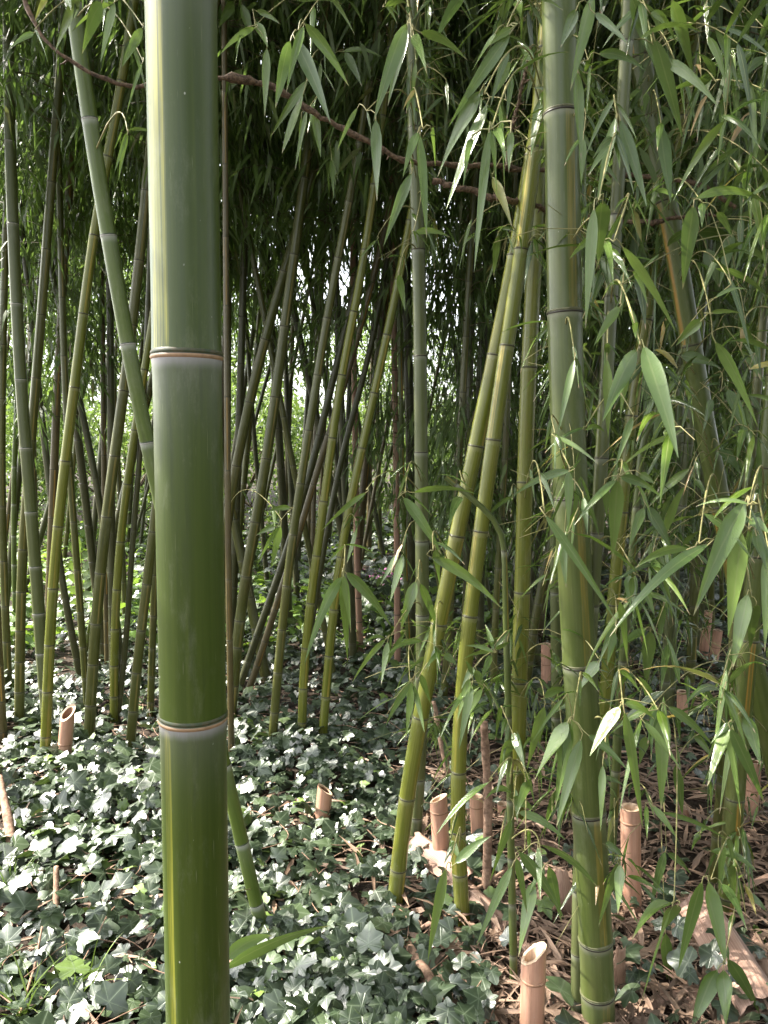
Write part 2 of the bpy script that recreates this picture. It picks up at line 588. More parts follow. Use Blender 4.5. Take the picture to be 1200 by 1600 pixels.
def stem_mesh(axis, rad_at, nodes, sides, mat, origin, sub, flare=0.07, phase=0.0, groove=0.0, narrow=None):
    """axis: dense polyline; rad_at(s); nodes: arclengths"""
    d = np.concatenate([[0], np.cumsum(np.linalg.norm(np.diff(axis, axis=0), axis=1))])
    Ltot = d[-1]
    nodes = [x for x in sorted(nodes) if 0.01 < x < Ltot - 0.01]
    edges = [0.0] + nodes + [Ltot]
    s_all, rr, dn, up, idx = [], [], [], [], []
    for k in range(len(edges) - 1):
        a, b = edges[k], edges[k + 1]
        q = np.linspace(0, 1, sub)
        e = min(0.012, (b - a) * 0.2)
        ss_ = a + (b - a) * q
        extra = [a + e * 0.25, a + e * 0.6, a + e, b - e, b - e * 0.6, b - e * 0.25]
        ss_ = np.unique(np.concatenate([ss_[1:-1], extra, [a + 1e-4, b - 1e-4]]))
        for s in ss_:
            r = rad_at(s)
            u_, d_ = s - a, b - s
            g = 1 + flare * (math.exp(-u_ / (0.45 * r + 1e-4)) * 0.55 + math.exp(-d_ / (0.22 * r + 1e-4)))
            s_all.append(s)
            rr.append(r * g)
            dn.append(d_ if k < len(edges) - 2 else 9.0)
            up.append(u_ if k > 0 else 9.0)
            idx.append(k)
    s_all = np.array(s_all)
    P = np.stack([np.interp(s_all, d, axis[:, k]) for k in range(3)], 1)
    T, A, B = frames(P)
    a = np.linspace(0, 2 * np.pi, sides, endpoint=False)
    rr = np.array(rr)
    idx = np.array(idx)
    ph = phase + np.pi * (idx % 2)
    dang = np.abs((a[None, :] - ph[:, None] + np.pi) % (2 * np.pi) - np.pi)
    if narrow:
        for q, kk in narrow.items():
            dang[idx == q] *= kk
    rad = rr[:, None] * np.ones_like(dang)
    if groove > 0:
        upn = np.clip(np.array(up) / 0.3, 0, 1)[:, None]
        rad = rad * (1 - groove * np.exp(-(dang / 0.42) ** 2) * (1 - 0.7 * upn))
    V = P[:, None] + rad[..., None] * (np.cos(a)[None, :, None] * A[:, None] + np.sin(a)[None, :, None] * B[:, None])
    m, n = len(P), sides
    i = np.arange(m - 1)[:, None] * n
    j = np.arange(n)[None, :]
    k = (j + 1) % n
    F = np.stack([i + j, i + k, i + n + k, i + n + j], -1).reshape(-1, 4)
    off = rng.uniform(0, 50)
    cyl = np.stack([np.cos(a)[None, :] * rr[:, None], np.sin(a)[None, :] * rr[:, None], np.broadcast_to(s_all[:, None], dang.shape) + off], -1).reshape(-1, 3)
    rep = lambda x: np.repeat(np.asarray(x), n)
    me = mesh('stem', V.reshape(-1, 3) - origin, F, mat, {'cyl': cyl, 'dn': rep(dn), 'up': rep(up), 'sd': dang.ravel()})
    return me, nodes, d


def ring_mesh(c, tdir, r, sides, mat, origin, size=1.0):
    prof = np.array([(-0.26, 0.985), (-0.20, 1.035), (-0.10, 1.065), (-0.03, 1.05), (0.0, 1.015), (0.05, 1.045), (0.12, 1.055), (0.22, 1.02), (0.28, 0.98)])
    z = prof[:, 0] * r * 0.62 * size
    P = c[None] + tdir[None] * z[:, None]
    ref = np.array([0, -1.0, 0])
    A = unit(ref - tdir * (ref @ tdir))
    B = np.cross(tdir, A)
    a = np.linspace(0, 2 * np.pi, sides, endpoint=False)
    rad = r * (1 + (prof[:, 1] - 1) * 1.0)
    V = P[:, None] + rad[:, None, None] * (np.cos(a)[None, :, None] * A + np.sin(a)[None, :, None] * B)
    m, n = len(prof), sides
    i = np.arange(m - 1)[:, None] * n
    j = np.arange(n)[None, :]
    k = (j + 1) % n
    F = np.stack([i + j, i + k, i + n + k, i + n + j], -1).reshape(-1, 4)
    rv = np.repeat(np.linspace(0, 1, m), n)
    return mesh('node', V.reshape(-1, 3) - origin, F, mat, {'ringv': rv})


GROVE = 'bamboo culms of the grove'


def make_culm(key, label, pts, width, mat, base=None, lean=0.0, nodes_px=None, ring='ring_dark', sides=20, sub=6,
              seg0=0.13, seg1=0.30, phase=0.6, groove=0.05, top=7.5, taper=0.055, rings=True, depth=None, flare=0.06, group=GROVE, name='bamboo_culm', maxring=4.6, narrow=None):
    """pts: pixel polyline from the base up; base pixel on the ground unless depth given"""
    if depth is None:
        b0 = ground(*pts[0])
    else:
        b0 = at_depth(pts[0][0], pts[0][1], depth)
    y0 = b0[1] - lean * b0[2]
    W3 = [b0] + [on_plane(x, y, y0, lean) for x, y in pts[1:]]
    W3 = np.array(W3)
    # downwards to the ground when the base is below the frame, upwards beyond the frame
    if depth is not None:
        dv = unit(W3[0] - W3[1])
        k = (W3[0][2] + 0.05) / max(-dv[2], 0.2)
        W3 = np.vstack([W3[0] + dv * k, W3])
    else:
        dv = unit(W3[0] - W3[1])
        W3 = np.vstack([W3[0] + dv * 0.06, W3])
    dv = unit(W3[-1] - W3[-2] if np.linalg.norm(W3[-1] - W3[-2]) > 0.3 else W3[-1] - W3[-3])
    dv = unit(dv * np.array([0.85, 0.85, 1]))
    if W3[-1][2] < top:
        k = (top - W3[-1][2]) / max(dv[2], 0.3)
        W3 = np.vstack([W3, W3[-1] + dv * k * 0.5, W3[-1] + dv * k + np.array([0.15 * np.sign(dv[0]), 0, -0.1])])
    ax = catmull(W3, 60)
    r0 = width / 2 / FPX * project(b0)[2]
    rad_at = lambda s: r0 * max(0.35, 1 - taper * s)
    d = np.concatenate([[0], np.cumsum(np.linalg.norm(np.diff(ax, axis=0), axis=1))])
    nodes = []
    if nodes_px:
        py = np.array([project(p)[1] for p in ax])
        o = np.argsort(py)
        for v in nodes_px:
            nodes.append(float(np.interp(v, py[o], d[o])))
        gap = abs(nodes[-1] - nodes[-2]) if len(nodes) > 1 else 0.3
        lo, hi = min(nodes), max(nodes)
        while hi < d[-1]:
            hi += gap * random.uniform(0.95, 1.05)
            nodes.append(hi)
        g2 = gap * 0.7
        while lo - g2 > 0.05:
            lo -= g2
            g2 = max(0.07, g2 * 0.85)
            nodes.append(lo)
    else:
        s, g = random.uniform(0.05, 0.15), seg0
        while s < d[-1]:
            nodes.append(s)
            g = min(seg1, g * random.uniform(1.08, 1.22))
            s += g * random.uniform(0.93, 1.07)
    o0 = ax[0] * 1.0
    root = empty(name, o0, label, 'bamboo', group)
    me, nodes, d = stem_mesh(ax, rad_at, nodes, sides, M[mat], o0, sub, flare, phase, groove, narrow)
    link('stem', me, root)
    if rings:
        for s in nodes:
            c = np.array([np.interp(s, d, ax[:, k]) for k in range(3)])
            if c[2] > maxring:
                continue
            t = unit(np.array([np.interp(s + 0.02, d, ax[:, k]) - np.interp(s - 0.02, d, ax[:, k]) for k in range(3)]))
            link('node', ring_mesh(c, t, rad_at(s) * 1.0, sides, M[ring], o0), root)
    CULM[key] = dict(root=root, ax=ax, d=d, r=rad_at, nodes=nodes)
    return root


def culm_point_z(key, z):
    ax = CULM[key]['ax']
    return np.array([np.interp(z, ax[:, 2], ax[:, k]) for k in range(3)])


# ------------------------------------------------------------------ foliage prototypes (hanging leaf sprays around a culm)
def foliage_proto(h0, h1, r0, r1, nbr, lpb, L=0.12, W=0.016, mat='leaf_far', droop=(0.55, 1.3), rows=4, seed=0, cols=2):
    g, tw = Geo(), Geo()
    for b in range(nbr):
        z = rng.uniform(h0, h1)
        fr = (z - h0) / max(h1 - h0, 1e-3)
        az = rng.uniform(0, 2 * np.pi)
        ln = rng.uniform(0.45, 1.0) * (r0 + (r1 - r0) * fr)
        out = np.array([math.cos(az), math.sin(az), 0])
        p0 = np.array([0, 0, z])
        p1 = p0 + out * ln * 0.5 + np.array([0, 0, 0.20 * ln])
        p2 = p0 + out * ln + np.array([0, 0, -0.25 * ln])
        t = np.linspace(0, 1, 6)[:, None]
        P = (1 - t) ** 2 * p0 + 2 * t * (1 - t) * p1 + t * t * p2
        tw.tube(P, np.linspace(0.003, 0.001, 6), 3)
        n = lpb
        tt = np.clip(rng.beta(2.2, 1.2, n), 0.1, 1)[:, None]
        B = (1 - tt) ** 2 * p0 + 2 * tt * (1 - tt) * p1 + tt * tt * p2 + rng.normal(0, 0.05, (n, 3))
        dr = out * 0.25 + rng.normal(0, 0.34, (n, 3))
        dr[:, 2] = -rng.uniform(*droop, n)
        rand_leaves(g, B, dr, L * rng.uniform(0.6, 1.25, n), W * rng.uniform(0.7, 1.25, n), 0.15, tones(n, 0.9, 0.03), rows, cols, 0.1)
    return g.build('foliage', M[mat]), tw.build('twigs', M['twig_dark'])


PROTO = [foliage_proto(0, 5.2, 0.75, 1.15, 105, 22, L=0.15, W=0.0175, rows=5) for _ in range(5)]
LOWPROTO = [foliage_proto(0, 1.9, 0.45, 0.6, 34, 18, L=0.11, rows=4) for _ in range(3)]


def add_foliage(key, z, proto=None, scale=1.0, rz=None):
    c = CULM[key]
    p = culm_point_z(key, z)
    q = culm_point_z(key, z + 1.5)
    v = Vector(unit(q - p))
    rot = v.to_track_quat('Z', 'Y')
    from mathutils import Quaternion
    rot = rot @ Quaternion((0, 0, 1), random.uniform(0, 6.28) if rz is None else rz)
    fo, tw = proto or random.choice(PROTO)
    t = link('branch', tw, c['root'])
    t.location = Vector(p - c['ax'][0])
    t.rotation_mode = 'QUATERNION'
    t.rotation_quaternion = rot
    t.scale = (scale,) * 3
    link('foliage', fo, t)


# ------------------------------------------------------------------ ground
def grid_ground():
    xs = np.concatenate([-np.geomspace(200, 6.2, 16), np.linspace(-6, 6, 97), np.geomspace(6.2, 200, 16)])
    ys = np.concatenate([-np.geomspace(200, 1.2, 14), np.linspace(-1, 12, 105), np.geomspace(12.5, 300, 18)])
    X, Y = np.meshgrid(xs, ys)
    Z = gz(X, Y)
    far = np.clip((np.hypot(X, Y) - 10) / 10, 0, 1)
    Z = Z * (1 - far) - 0.02 * far
    near = (np.abs(X) < 6) & (Y > -1) & (Y < 12)
    Z = Z + near * rng.normal(0, 0.006, Z.shape)
    V = np.stack([X, Y, Z], -1).reshape(-1, 3)
    n = len(xs)
    i = np.arange(len(ys) - 1)[:, None] * n
    j = np.arange(n - 1)[None, :]
    F = np.stack([i + j, i + j + 1, i + n + j + 1, i + n + j], -1).reshape(-1, 4)
    o = link('ground', mesh('ground', V, F, M['soil']))
    tag(o, None, None, kind='structure')
    o['label'] = 'dark soil and leaf mould of the grove floor'


grid_ground()

# ================================================================== traced culms
def z1(*p):
    return [(x / 2.963, y / 2.963) for x, y in p]


make_culm('front', 'thick dark green bamboo culm with yellow stripes, closest of all to the camera',
          [(310, 1600), (302, 1118), (292, 556), (283, 0)], 98, 'front', depth=1.09, nodes_px=[1705, 1118, 556, -22], ring='ring_front',
          sides=72, sub=16, phase=-0.62, groove=0.05, flare=0.05, taper=0.006, top=8, narrow=dict((k, 2.6) for k in range(0, 4)))
make_culm('bent', 'fresh green culm with white rings slanting behind the thick front culm',
          [(412, 1460), (400, 1411), (376, 1316), (360, 1230), (310, 1030), (245, 760), (226, 691), (199, 537), (169, 368), (137, 186), (120, 44)], 21, 'green', lean=-0.09,
          nodes_px=[1411, 1316, 1195, 1030, 855, 691, 537, 368, 186, 5], ring='ring_pale', sides=28, taper=0.02, top=7)
make_culm('ripe', 'bright yellow green culm in the left clump, just left of the hollow cut stump',
          [(70, 1195), (74, 1080), (84, 877), (104, 700), (125, 537), (148, 337), (172, 236), (206, 34)], 16, 'yellow', nodes_px=[1150, 1080, 1007, 919, 822, 720, 605, 490])
make_culm('whitering', 'matt green culm with faint white rings crossing behind the bright yellow culm',
          [(78, 1165), (70, 1080), (61, 961), (53, 850), (32, 600), (19, 337), (15, 200), (13, 0)], 19, 'grey', ring='ring_pale', nodes_px=[1075, 1020, 958, 885, 800, 700, 593, 475, 350])
make_culm('amber', 'amber green upright culm left of the white ringed culm',
          [(30, 1145), (31, 1012), (35, 830), (44, 760), (52, 640), (64, 506), (76, 337), (95, 100)], 15, 'olive')
make_culm('rim', 'dull olive culm at the left border of the picture',
          [(14, 1100), (9, 966), (4, 850), (2, 700), (6, 440), (12, 300)], 12, 'olive')
make_culm('corner', 'brown lower culm cut by the left picture edge',
          [(5, 1165), (-4, 1000), (-14, 800), (-20, 500)], 14, 'brown')
make_culm('leaner', 'dark olive culm in the left clump leaning right, rising from right of the hollow stump',
          [(138, 1178), (144, 1047), (152, 942), (165, 810), (182, 692), (195, 600), (206, 520), (221, 371), (234, 250)], 17, 'olive', nodes_px=[1101, 1037, 974, 895, 807, 712, 610])
make_culm('hug', 'brown green culm leaning right into the thick front culm from its left side',
          [(203, 1175), (211, 1058), (223, 966), (236, 860), (262, 640), (292, 420)], 15, 'olive', nodes_px=[1110, 1050, 984, 912, 830])
make_culm('amberlean', 'mid olive culm between the dark leaning culm and the brown green leaning culm',
          [(178, 1132), (178, 1012), (181, 919), (189, 827), (199, 742), (211, 675), (229, 557), (250, 430)], 13, 'yellow')
make_culm('slim', 'slim olive culm tilting left behind the bright yellow culm',
          [(138, 1120), (128, 989), (118, 850), (110, 760), (104, 650), (98, 520), (95, 380)], 11, 'olive')
make_culm('duskl', 'dusky brown culm behind the white ringed culm, topped by dark foliage',
          [(74, 1085), (76, 960), (83, 776), (91, 557), (97, 480), (105, 337), (118, 170)], 13, 'brown')
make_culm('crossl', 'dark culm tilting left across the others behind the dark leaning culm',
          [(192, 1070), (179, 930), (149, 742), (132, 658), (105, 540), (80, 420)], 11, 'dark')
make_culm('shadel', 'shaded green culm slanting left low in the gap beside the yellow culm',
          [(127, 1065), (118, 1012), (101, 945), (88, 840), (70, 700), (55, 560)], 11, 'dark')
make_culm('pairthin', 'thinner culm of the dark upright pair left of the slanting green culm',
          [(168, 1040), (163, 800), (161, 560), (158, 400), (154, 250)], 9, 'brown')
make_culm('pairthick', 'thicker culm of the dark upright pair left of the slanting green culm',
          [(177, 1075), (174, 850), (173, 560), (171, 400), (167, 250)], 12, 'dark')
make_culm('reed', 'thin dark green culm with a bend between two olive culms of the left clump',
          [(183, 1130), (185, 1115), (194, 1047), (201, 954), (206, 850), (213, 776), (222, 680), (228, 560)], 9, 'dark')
make_culm('straightl', 'straight brown culm touching the left edge of the front culm near the ground',
          [(235, 1120), (237, 1035), (241, 930), (246, 700)], 11, 'olive')
make_culm('palel', 'pale sunlit thin culm at the far left behind the amber culm',
          [(25, 1010), (22, 900), (21, 740), (26, 640), (30, 560)], 8, 'green')
make_culm('canestrip', 'thin brown cane with an orange stripe along the right edge of the front culm',
          [(362, 1190), (357, 900), (354, 540), (350, 0)], 10, 'brown', phase=0.2, nodes_px=[1160, 1000, 905, 735, 620, 478, 370])
# centre clump
make_culm('mid_a', 'leftmost of three parallel olive culms rooted in the ivy at the centre',
          [(425, 1165), (432, 1066), (442, 962), (456, 844), (471, 742), (488, 641), (501, 557), (511, 489), (528, 405), (542, 337), (556, 260)], 14, 'olive', nodes_px=[1112, 1050, 983, 915, 835, 755, 672, 586, 497])
make_culm('mid_b', 'middle one of three parallel olive culms rooted in the ivy at the centre',
          [(471, 1165), (472, 1066), (483, 945), (498, 844), (511, 759), (521, 658), (535, 574), (545, 523), (565, 439), (579, 337), (590, 250)], 14, 'yellow', nodes_px=[1128, 1075, 1012, 942, 868, 783, 684, 586])
make_culm('mid_c', 'rightmost of three parallel olive culms rooted in the ivy at the centre',
          [(503, 1168), (510, 1066), (521, 945), (535, 837), (552, 759), (572, 675), (589, 591), (606, 523), (619, 455), (633, 388), (650, 300)], 14, 'yellow', nodes_px=[1088, 1024, 952, 870, 790, 700, 614])
make_culm('mid_d', 'long smooth olive culm leaning right from behind the front culm up to the brown vine',
          [(340, 1090), (342, 900), (368, 726), (398, 590), (420, 506), (444, 422), (471, 337), (491, 270), (511, 202), (540, 100)], 16, 'olive', nodes_px=[1000, 925, 845, 727, 628, 530, 424, 318, 210], lean=-0.05)
make_culm('mid_e', 'broad dark culm rising just right of the front culm and bending right',
          [(360, 1125), (367, 1040), (376, 950), (387, 870), (404, 800), (420, 692), (437, 574), (451, 455), (468, 340)], 17, 'olive', nodes_px=[1070, 1010, 969, 900, 815, 716, 620, 510])
make_culm('mid_f', 'brown culm slanting strongly right across the centre clump',
          [(385, 1090), (403, 1046), (430, 945), (465, 850), (491, 742), (515, 680), (550, 560), (575, 470)], 11, 'brown')
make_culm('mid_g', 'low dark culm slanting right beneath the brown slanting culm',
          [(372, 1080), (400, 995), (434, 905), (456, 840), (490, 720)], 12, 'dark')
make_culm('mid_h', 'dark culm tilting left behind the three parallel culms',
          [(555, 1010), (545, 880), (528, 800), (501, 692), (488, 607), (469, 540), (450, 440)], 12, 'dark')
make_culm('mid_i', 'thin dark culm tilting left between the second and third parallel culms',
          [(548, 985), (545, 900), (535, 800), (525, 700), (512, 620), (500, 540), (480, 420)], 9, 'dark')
make_culm('mid_j', 'thin dusky culm running alongside the third parallel culm up to the bright sky gap',
          [(470, 1075), (490, 960), (501, 877), (515, 810), (533, 709), (559, 624), (582, 540), (600, 440)], 10, 'dark')
make_culm('dead_a', 'reddish dead upright cane right of the third parallel culm',
          [(563, 1020), (559, 911), (557, 830), (555, 709), (553, 540)], 10, 'pink')
make_culm('dead_b', 'reddish dead upright cane left of the smooth centre culm',
          [(621, 1045), (621, 1012), (619, 709), (616, 560)], 10, 'pink')
make_culm('shadow_b', 'dark thin culm with an orange groove beside the reddish dead cane',
          [(640, 1050), (634, 900), (629, 760), (626, 600), (622, 400)], 8, 'orange')
make_culm('shadow_c', 'dark green culm standing low behind the third parallel culm',
          [(552, 1040), (549, 950), (543, 840), (536, 700)], 12, 'dark')
make_culm('pole', 'smooth grey green upright culm in the centre behind the crossing yellow pair',
          [(648, 1312), (651, 1262), (660, 1127), (662, 1046), (660, 962), (660, 844), (657, 705), (657, 540), (655, 388), (648, 270), (646, 169), (645, 0)], 21, 'grey',
          nodes_px=[1275, 1216, 1140, 1056, 960, 845, 706, 556, 390, 200], ring='ring_dark', sides=24, taper=0.03)
make_culm('pair_l', 'cream sheened yellow green culm, left one of the slanting pair at centre right',
          [(616, 1420), (621, 1357), (631, 1246), (650, 1144), (667, 1077), (694, 928), (714, 837), (744, 697), (758, 624), (775, 550), (790, 480), (805, 400), (820, 325), (835, 250), (850, 120)], 25, 'yellow',
          nodes_px=[1357, 1246, 1120, 975, 837, 697, 555, 400], sides=28, phase=0.9, taper=0.045)
make_culm('pair_r', 'yellow green culm, right one of the slanting pair in the centre right',
          [(722, 1440), (712, 1364), (712, 1296), (714, 1205), (716, 1161), (721, 1046), (734, 962), (751, 827), (761, 759), (771, 687), (781, 607), (791, 547), (798, 490), (815, 390), (830, 310), (846, 180), (852, 60)], 24, 'yellow',
          nodes_px=[1364, 1298, 1205, 1090, 962, 830, 687, 540, 390], sides=28, phase=2.4, taper=0.05)
make_culm('third', 'upright yellow green culm between the slanting pair and the thickest right culm',
          [(806, 1292), (808, 1180), (812, 1046), (816, 925), (820, 753), (825, 574), (837, 381), (842, 270), (845, 101), (847, 0)], 25, 'yellow',
          nodes_px=[1200, 1065, 925, 753, 574, 381, 190], sides=28, phase=1.2, taper=0.03)
make_culm('whip', 'slender bright green young culm standing among the lower leaves at right of centre',
          [(803, 1535), (802, 1482), (799, 1350), (797, 1240), (794, 1100), (790, 950)], 13, 'stripe', nodes_px=[1490, 1411, 1340, 1250, 1120], top=1.5, taper=0.25)
make_culm('big', 'thickest culm of the right clump, green with broken yellow stripes',
          [(936, 1608), (935, 1468), (918, 1268), (906, 1038), (891, 777), (884, 641), (881, 488), (880, 337), (879, 177), (873, 0)], 51, 'stripe',
          nodes_px=[1550, 1468, 1268, 1038, 777, 488, 177], sides=48, sub=10, phase=0.3, groove=0.05, taper=0.025, top=8)
make_culm('twin', 'short visible green culm hugging the foot of the thickest right culm on its left',
          [(902, 1592), (901, 1488), (903, 1400), (907, 1300), (912, 1150), (925, 950), (935, 800)], 21, 'grey', nodes_px=[1560, 1488, 1390, 1280])
make_culm('inner', 'slim pale culm peeping out left of the thickest right culm',
          [(870, 1180), (869, 1040), (867, 925), (866, 800), (868, 600), (872, 400)], 16, 'grey', nodes_px=[1120, 1035, 925, 800])
make_culm('oblique', 'dim olive culm slanting right behind the thickest right culm',
          [(822, 1075), (837, 945), (847, 911), (864, 827), (900, 700), (925, 624), (945, 550), (975, 430)], 14, 'olive')
make_culm('arch', 'dark green culm with orange edge slanting down to the right picture border',
          [(1240, 1330), (1200, 1140), (1181, 1060), (1150, 900), (1124, 783), (1110, 726), (1094, 641), (1083, 557), (1070, 472), (1056, 388), (1043, 314), (1026, 236), (1009, 135), (989, 34)], 31, 'orange',
          nodes_px=[1240, 1020, 790, 540, 314, 90], sides=32, phase=-1.15, taper=0.02)
make_culm('foot_a', 'green culm with one yellow band in the lower right corner clump',
          [(1134, 1440), (1141, 1340), (1148, 1249), (1156, 1130), (1165, 1050), (1180, 900), (1195, 760)], 29, 'orange', nodes_px=[1400, 1330, 1247, 1130, 1000], sides=28, phase=0.1)
make_culm('foot_b', 'thinner plain culm left of the yellow banded culm in the lower right corner',
          [(1112, 1400), (1120, 1296), (1129, 1205), (1140, 1080), (1150, 950), (1165, 800)], 15, 'olive')
make_culm('slant', 'pale culm leaning right among the leaves of the upper right',
          [(940, 1180), (948, 1046), (957, 960), (967, 850), (979, 709), (994, 574), (1016, 472), (1033, 388), (1060, 230)], 20, 'yellow', nodes_px=[1090, 945, 800, 650, 500])
make_culm('leafhid', 'narrow olive culm half hidden by leaves just right of the thickest culm',
          [(953, 1350), (958, 1290), (962, 1212), (966, 1127), (975, 1000), (990, 840)], 15, 'stripe', top=1.9, taper=0.2)
make_culm('rear_a', 'slim pale culm in the gap between the thickest culm and the right corner clump',
          [(1034, 1165), (1040, 1029), (1050, 928), (1063, 810), (1075, 700), (1086, 600), (1100, 450)], 15, 'grey')
make_culm('rear_b', 'dim olive culm beside the blue tinted ivy at right',
          [(1077, 1080), (1083, 979), (1088, 860), (1096, 700), (1105, 500)], 15, 'olive')
make_culm('rear_c', 'greyish culm in the top right corner behind the drooping leaves',
          [(1046, 1130), (1058, 800), (1066, 500), (1072, 169), (1080, 34)], 14, 'grey')
make_culm('rear_d', 'thin upright culm in the shade between the slanting pair and the upright yellow culm',
          [(770, 1110), (775, 911), (781, 861), (790, 700), (796, 540)], 11, 'olive')
make_culm('rear_e', 'thin green culm seen between the feet of the slanting pair',
          [(692, 1110), (700, 1012), (706, 900), (715, 760)], 12, 'olive')
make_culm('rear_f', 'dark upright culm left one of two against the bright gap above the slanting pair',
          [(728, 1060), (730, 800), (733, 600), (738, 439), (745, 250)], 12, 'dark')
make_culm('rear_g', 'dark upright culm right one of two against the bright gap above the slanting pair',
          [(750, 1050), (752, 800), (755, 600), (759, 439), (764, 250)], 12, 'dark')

# canopy of the traced culms
for k, z in dict(bent=4.6, ripe=3.2, whitering=2.9, amber=3.0, rim=2.7, corner=2.8, leaner=2.8, hug=2.9, amberlean=3.1, slim=3.3, duskl=2.8,
                 pairthick=2.5, straightl=2.7, canestrip=3.1, mid_a=2.9, mid_b=2.75, mid_c=2.9, mid_d=3.2, mid_e=2.6, mid_f=2.6, mid_h=2.6, mid_j=2.7,
                 pole=3.3, pair_l=3.6, pair_r=3.7, third=3.8, big=4.0, twin=3.2, arch=3.4, foot_a=3.0, slant=2.9, rear_a=2.6, rear_c=2.7, rear_f=2.5, rear_g=2.6, front=3.9, oblique=2.7).items():
    add_foliage(k, z, scale=random.uniform(0.9, 1.1))
for k, z in (('rear_a', 1.9), ('rear_b', 1.6), ('rear_c', 2.0), ('slant', 2.1), ('foot_b', 2.1)):
    add_foliage(k, z)
for k, z in (('rim', 1.9), ('duskl', 1.7), ('crossl', 1.8), ('shadel', 1.5), ('palel', 1.3), ('pairthick', 1.9), ('mid_g', 1.9), ('rear_d', 1.1), ('rear_f', 0.9), ('rear_g', 1.0), ('shadow_b', 0.9), ('rear_e', 0.9), ('rear_c', 1.0), ('rear_b', 0.8), ('oblique', 1.2), ('mid_i', 1.7)):
    add_foliage(k, z, proto=random.choice(LOWPROTO))

# ------------------------------------------------------------------ the mass of far culms
BACK = 'dark culms far back in the grove'
nb = 0
tries = 0
placed = []
while nb < 150 and tries < 4000:
    tries += 1
    y = random.uniform(4.6, 10.0)
    x = random.uniform(-0.62, 0.66) * y
    if y > 5.6 and x < -0.16 * y and random.random() < 0.5:
        continue
    if any((x - a) ** 2 + (y - b) ** 2 < 0.05 for a, b in placed):
        continue
    placed.append((x, y))
    px, py, d = project(np.array([x, y, 0.0]))
    ln = random.gauss(0.05, 0.14)
    key = 'far%d' % nb
    r = random.uniform(0.018, 0.034)
    p3 = project(np.array([x + ln * 3, y, 3.0]))
    make_culm(key, 'thin dark bamboo culm far back in the deep shade of the grove', [(px, py), ((px + p3[0]) / 2 + random.uniform(-4, 4), (py + p3[1]) / 2), p3[:2]],
              2 * r * FPX / d, random.choice(['dark', 'brown', 'dark', 'dark', 'olive']), rings=False, sides=9, sub=3, group=BACK, lean=random.uniform(-0.05, 0.08), top=random.uniform(6, 8), taper=0.06)
    if not (abs(x + 0.25) < 1.3 and random.random() < 0.58):
        add_foliage(key, 1.5 + d * random.uniform(0.12, 0.26), scale=random.uniform(0.9, 1.1))
    if random.random() < 0.15:
        add_foliage(key, 1.5 + d * random.uniform(0.27, 0.36), scale=random.uniform(1.0, 1.3))
    if (x > 0.05 * y and random.random() < 0.55):
        add_foliage(key, random.uniform(0.5, 1.2), proto=random.choice(LOWPROTO), scale=random.uniform(0.9, 1.3))
    nb += 1

# unseen culms added to block light overhead and behind the camera, left side open
for i, (x, y) in enumerate([(0.9, -0.8), (2.2, -0.2), (3.0, 1.2), (2.6, 2.4), (1.6, -2.0), (1.9, -1.0), (3.4, -1.4), (2.6, -3.0), (1.2, -3.6), (3.0, 0.3), (4.2, 0.4), (4.0, 2.6), (-1.9, 1.6), (-1.55, 2.35), (-2.4, 2.6), (3.6, 3.8), (-3.0, 3.4)]):
    key = 'shade%d' % i
    root = empty('bamboo_culm', (x, y, -0.05), 'unseen bamboo culm added beside and behind the camera, its canopy shading the grove', 'bamboo', 'unseen culms added around the camera')
    ax = np.array([(x, y, -0.05), (x + 0.05, y + 0.04, 3.5), (x + 0.2, y + 0.1, 7.8)])
    ax = catmull(ax, 40)
    me, nds, dd = stem_mesh(ax, lambda q: 0.032 * (1 - 0.06 * q), list(np.arange(0.2, 7.5, 0.28)), 12, M['olive'], ax[0], 4)
    link('stem', me, root)
    CULM[key] = dict(root=root, ax=ax)
    add_foliage(key, 0.3 if (x > 1.5 or (y < -1 and x > -0.5)) else 2.9, scale=1.2)

# ------------------------------------------------------------------ far trees and shrubs in the light
def tree_proto(h, rx, n, L, base=0.2, lumps=9):
    g = Geo()
    cs = np.stack([rng.uniform(-rx, rx, lumps), rng.uniform(-rx, rx, lumps) * 0.7, rng.uniform(base + 0.2, h - 0.3, lumps)], 1)
    rs = rng.uniform(0.35, 0.62, lumps) * rx
    k = rng.integers(0, lumps, n)
    d = unit(rng.normal(0, 1, (n, 3)))
    P = cs[k] + d * (rs[k] * rng.uniform(0.45, 1.0, n) ** 0.6)[:, None]
    P = P[P[:, 2] > base]
    m = len(P)
    dr = rng.normal(0, 1, (m, 3))
    dr[:, 2] -= 0.3
    rand_leaves(g, P, dr, L * rng.uniform(0.6, 1.3, m), L * 0.42 * rng.uniform(0.7, 1.2, m), 0.1, np.clip(rng.beta(2, 2, m), 0, 1), 4, 2)
    t = Geo()
    t.tube([(0, 0, -0.1), (0.05, 0, h * 0.35), (0, 0.05, h * 0.8)], [0.05 * h / 3, 0.035 * h / 3, 0.01], 8)
    for c in cs:
        t.tube([(0.03, 0, h * 0.25), c * np.array([0.5, 0.5, 0.7]), c], [0.02, 0.012, 0.004], 5)
    return g.build('crown', M['leaf_tree']), t.build('trunk', M['trunk'])


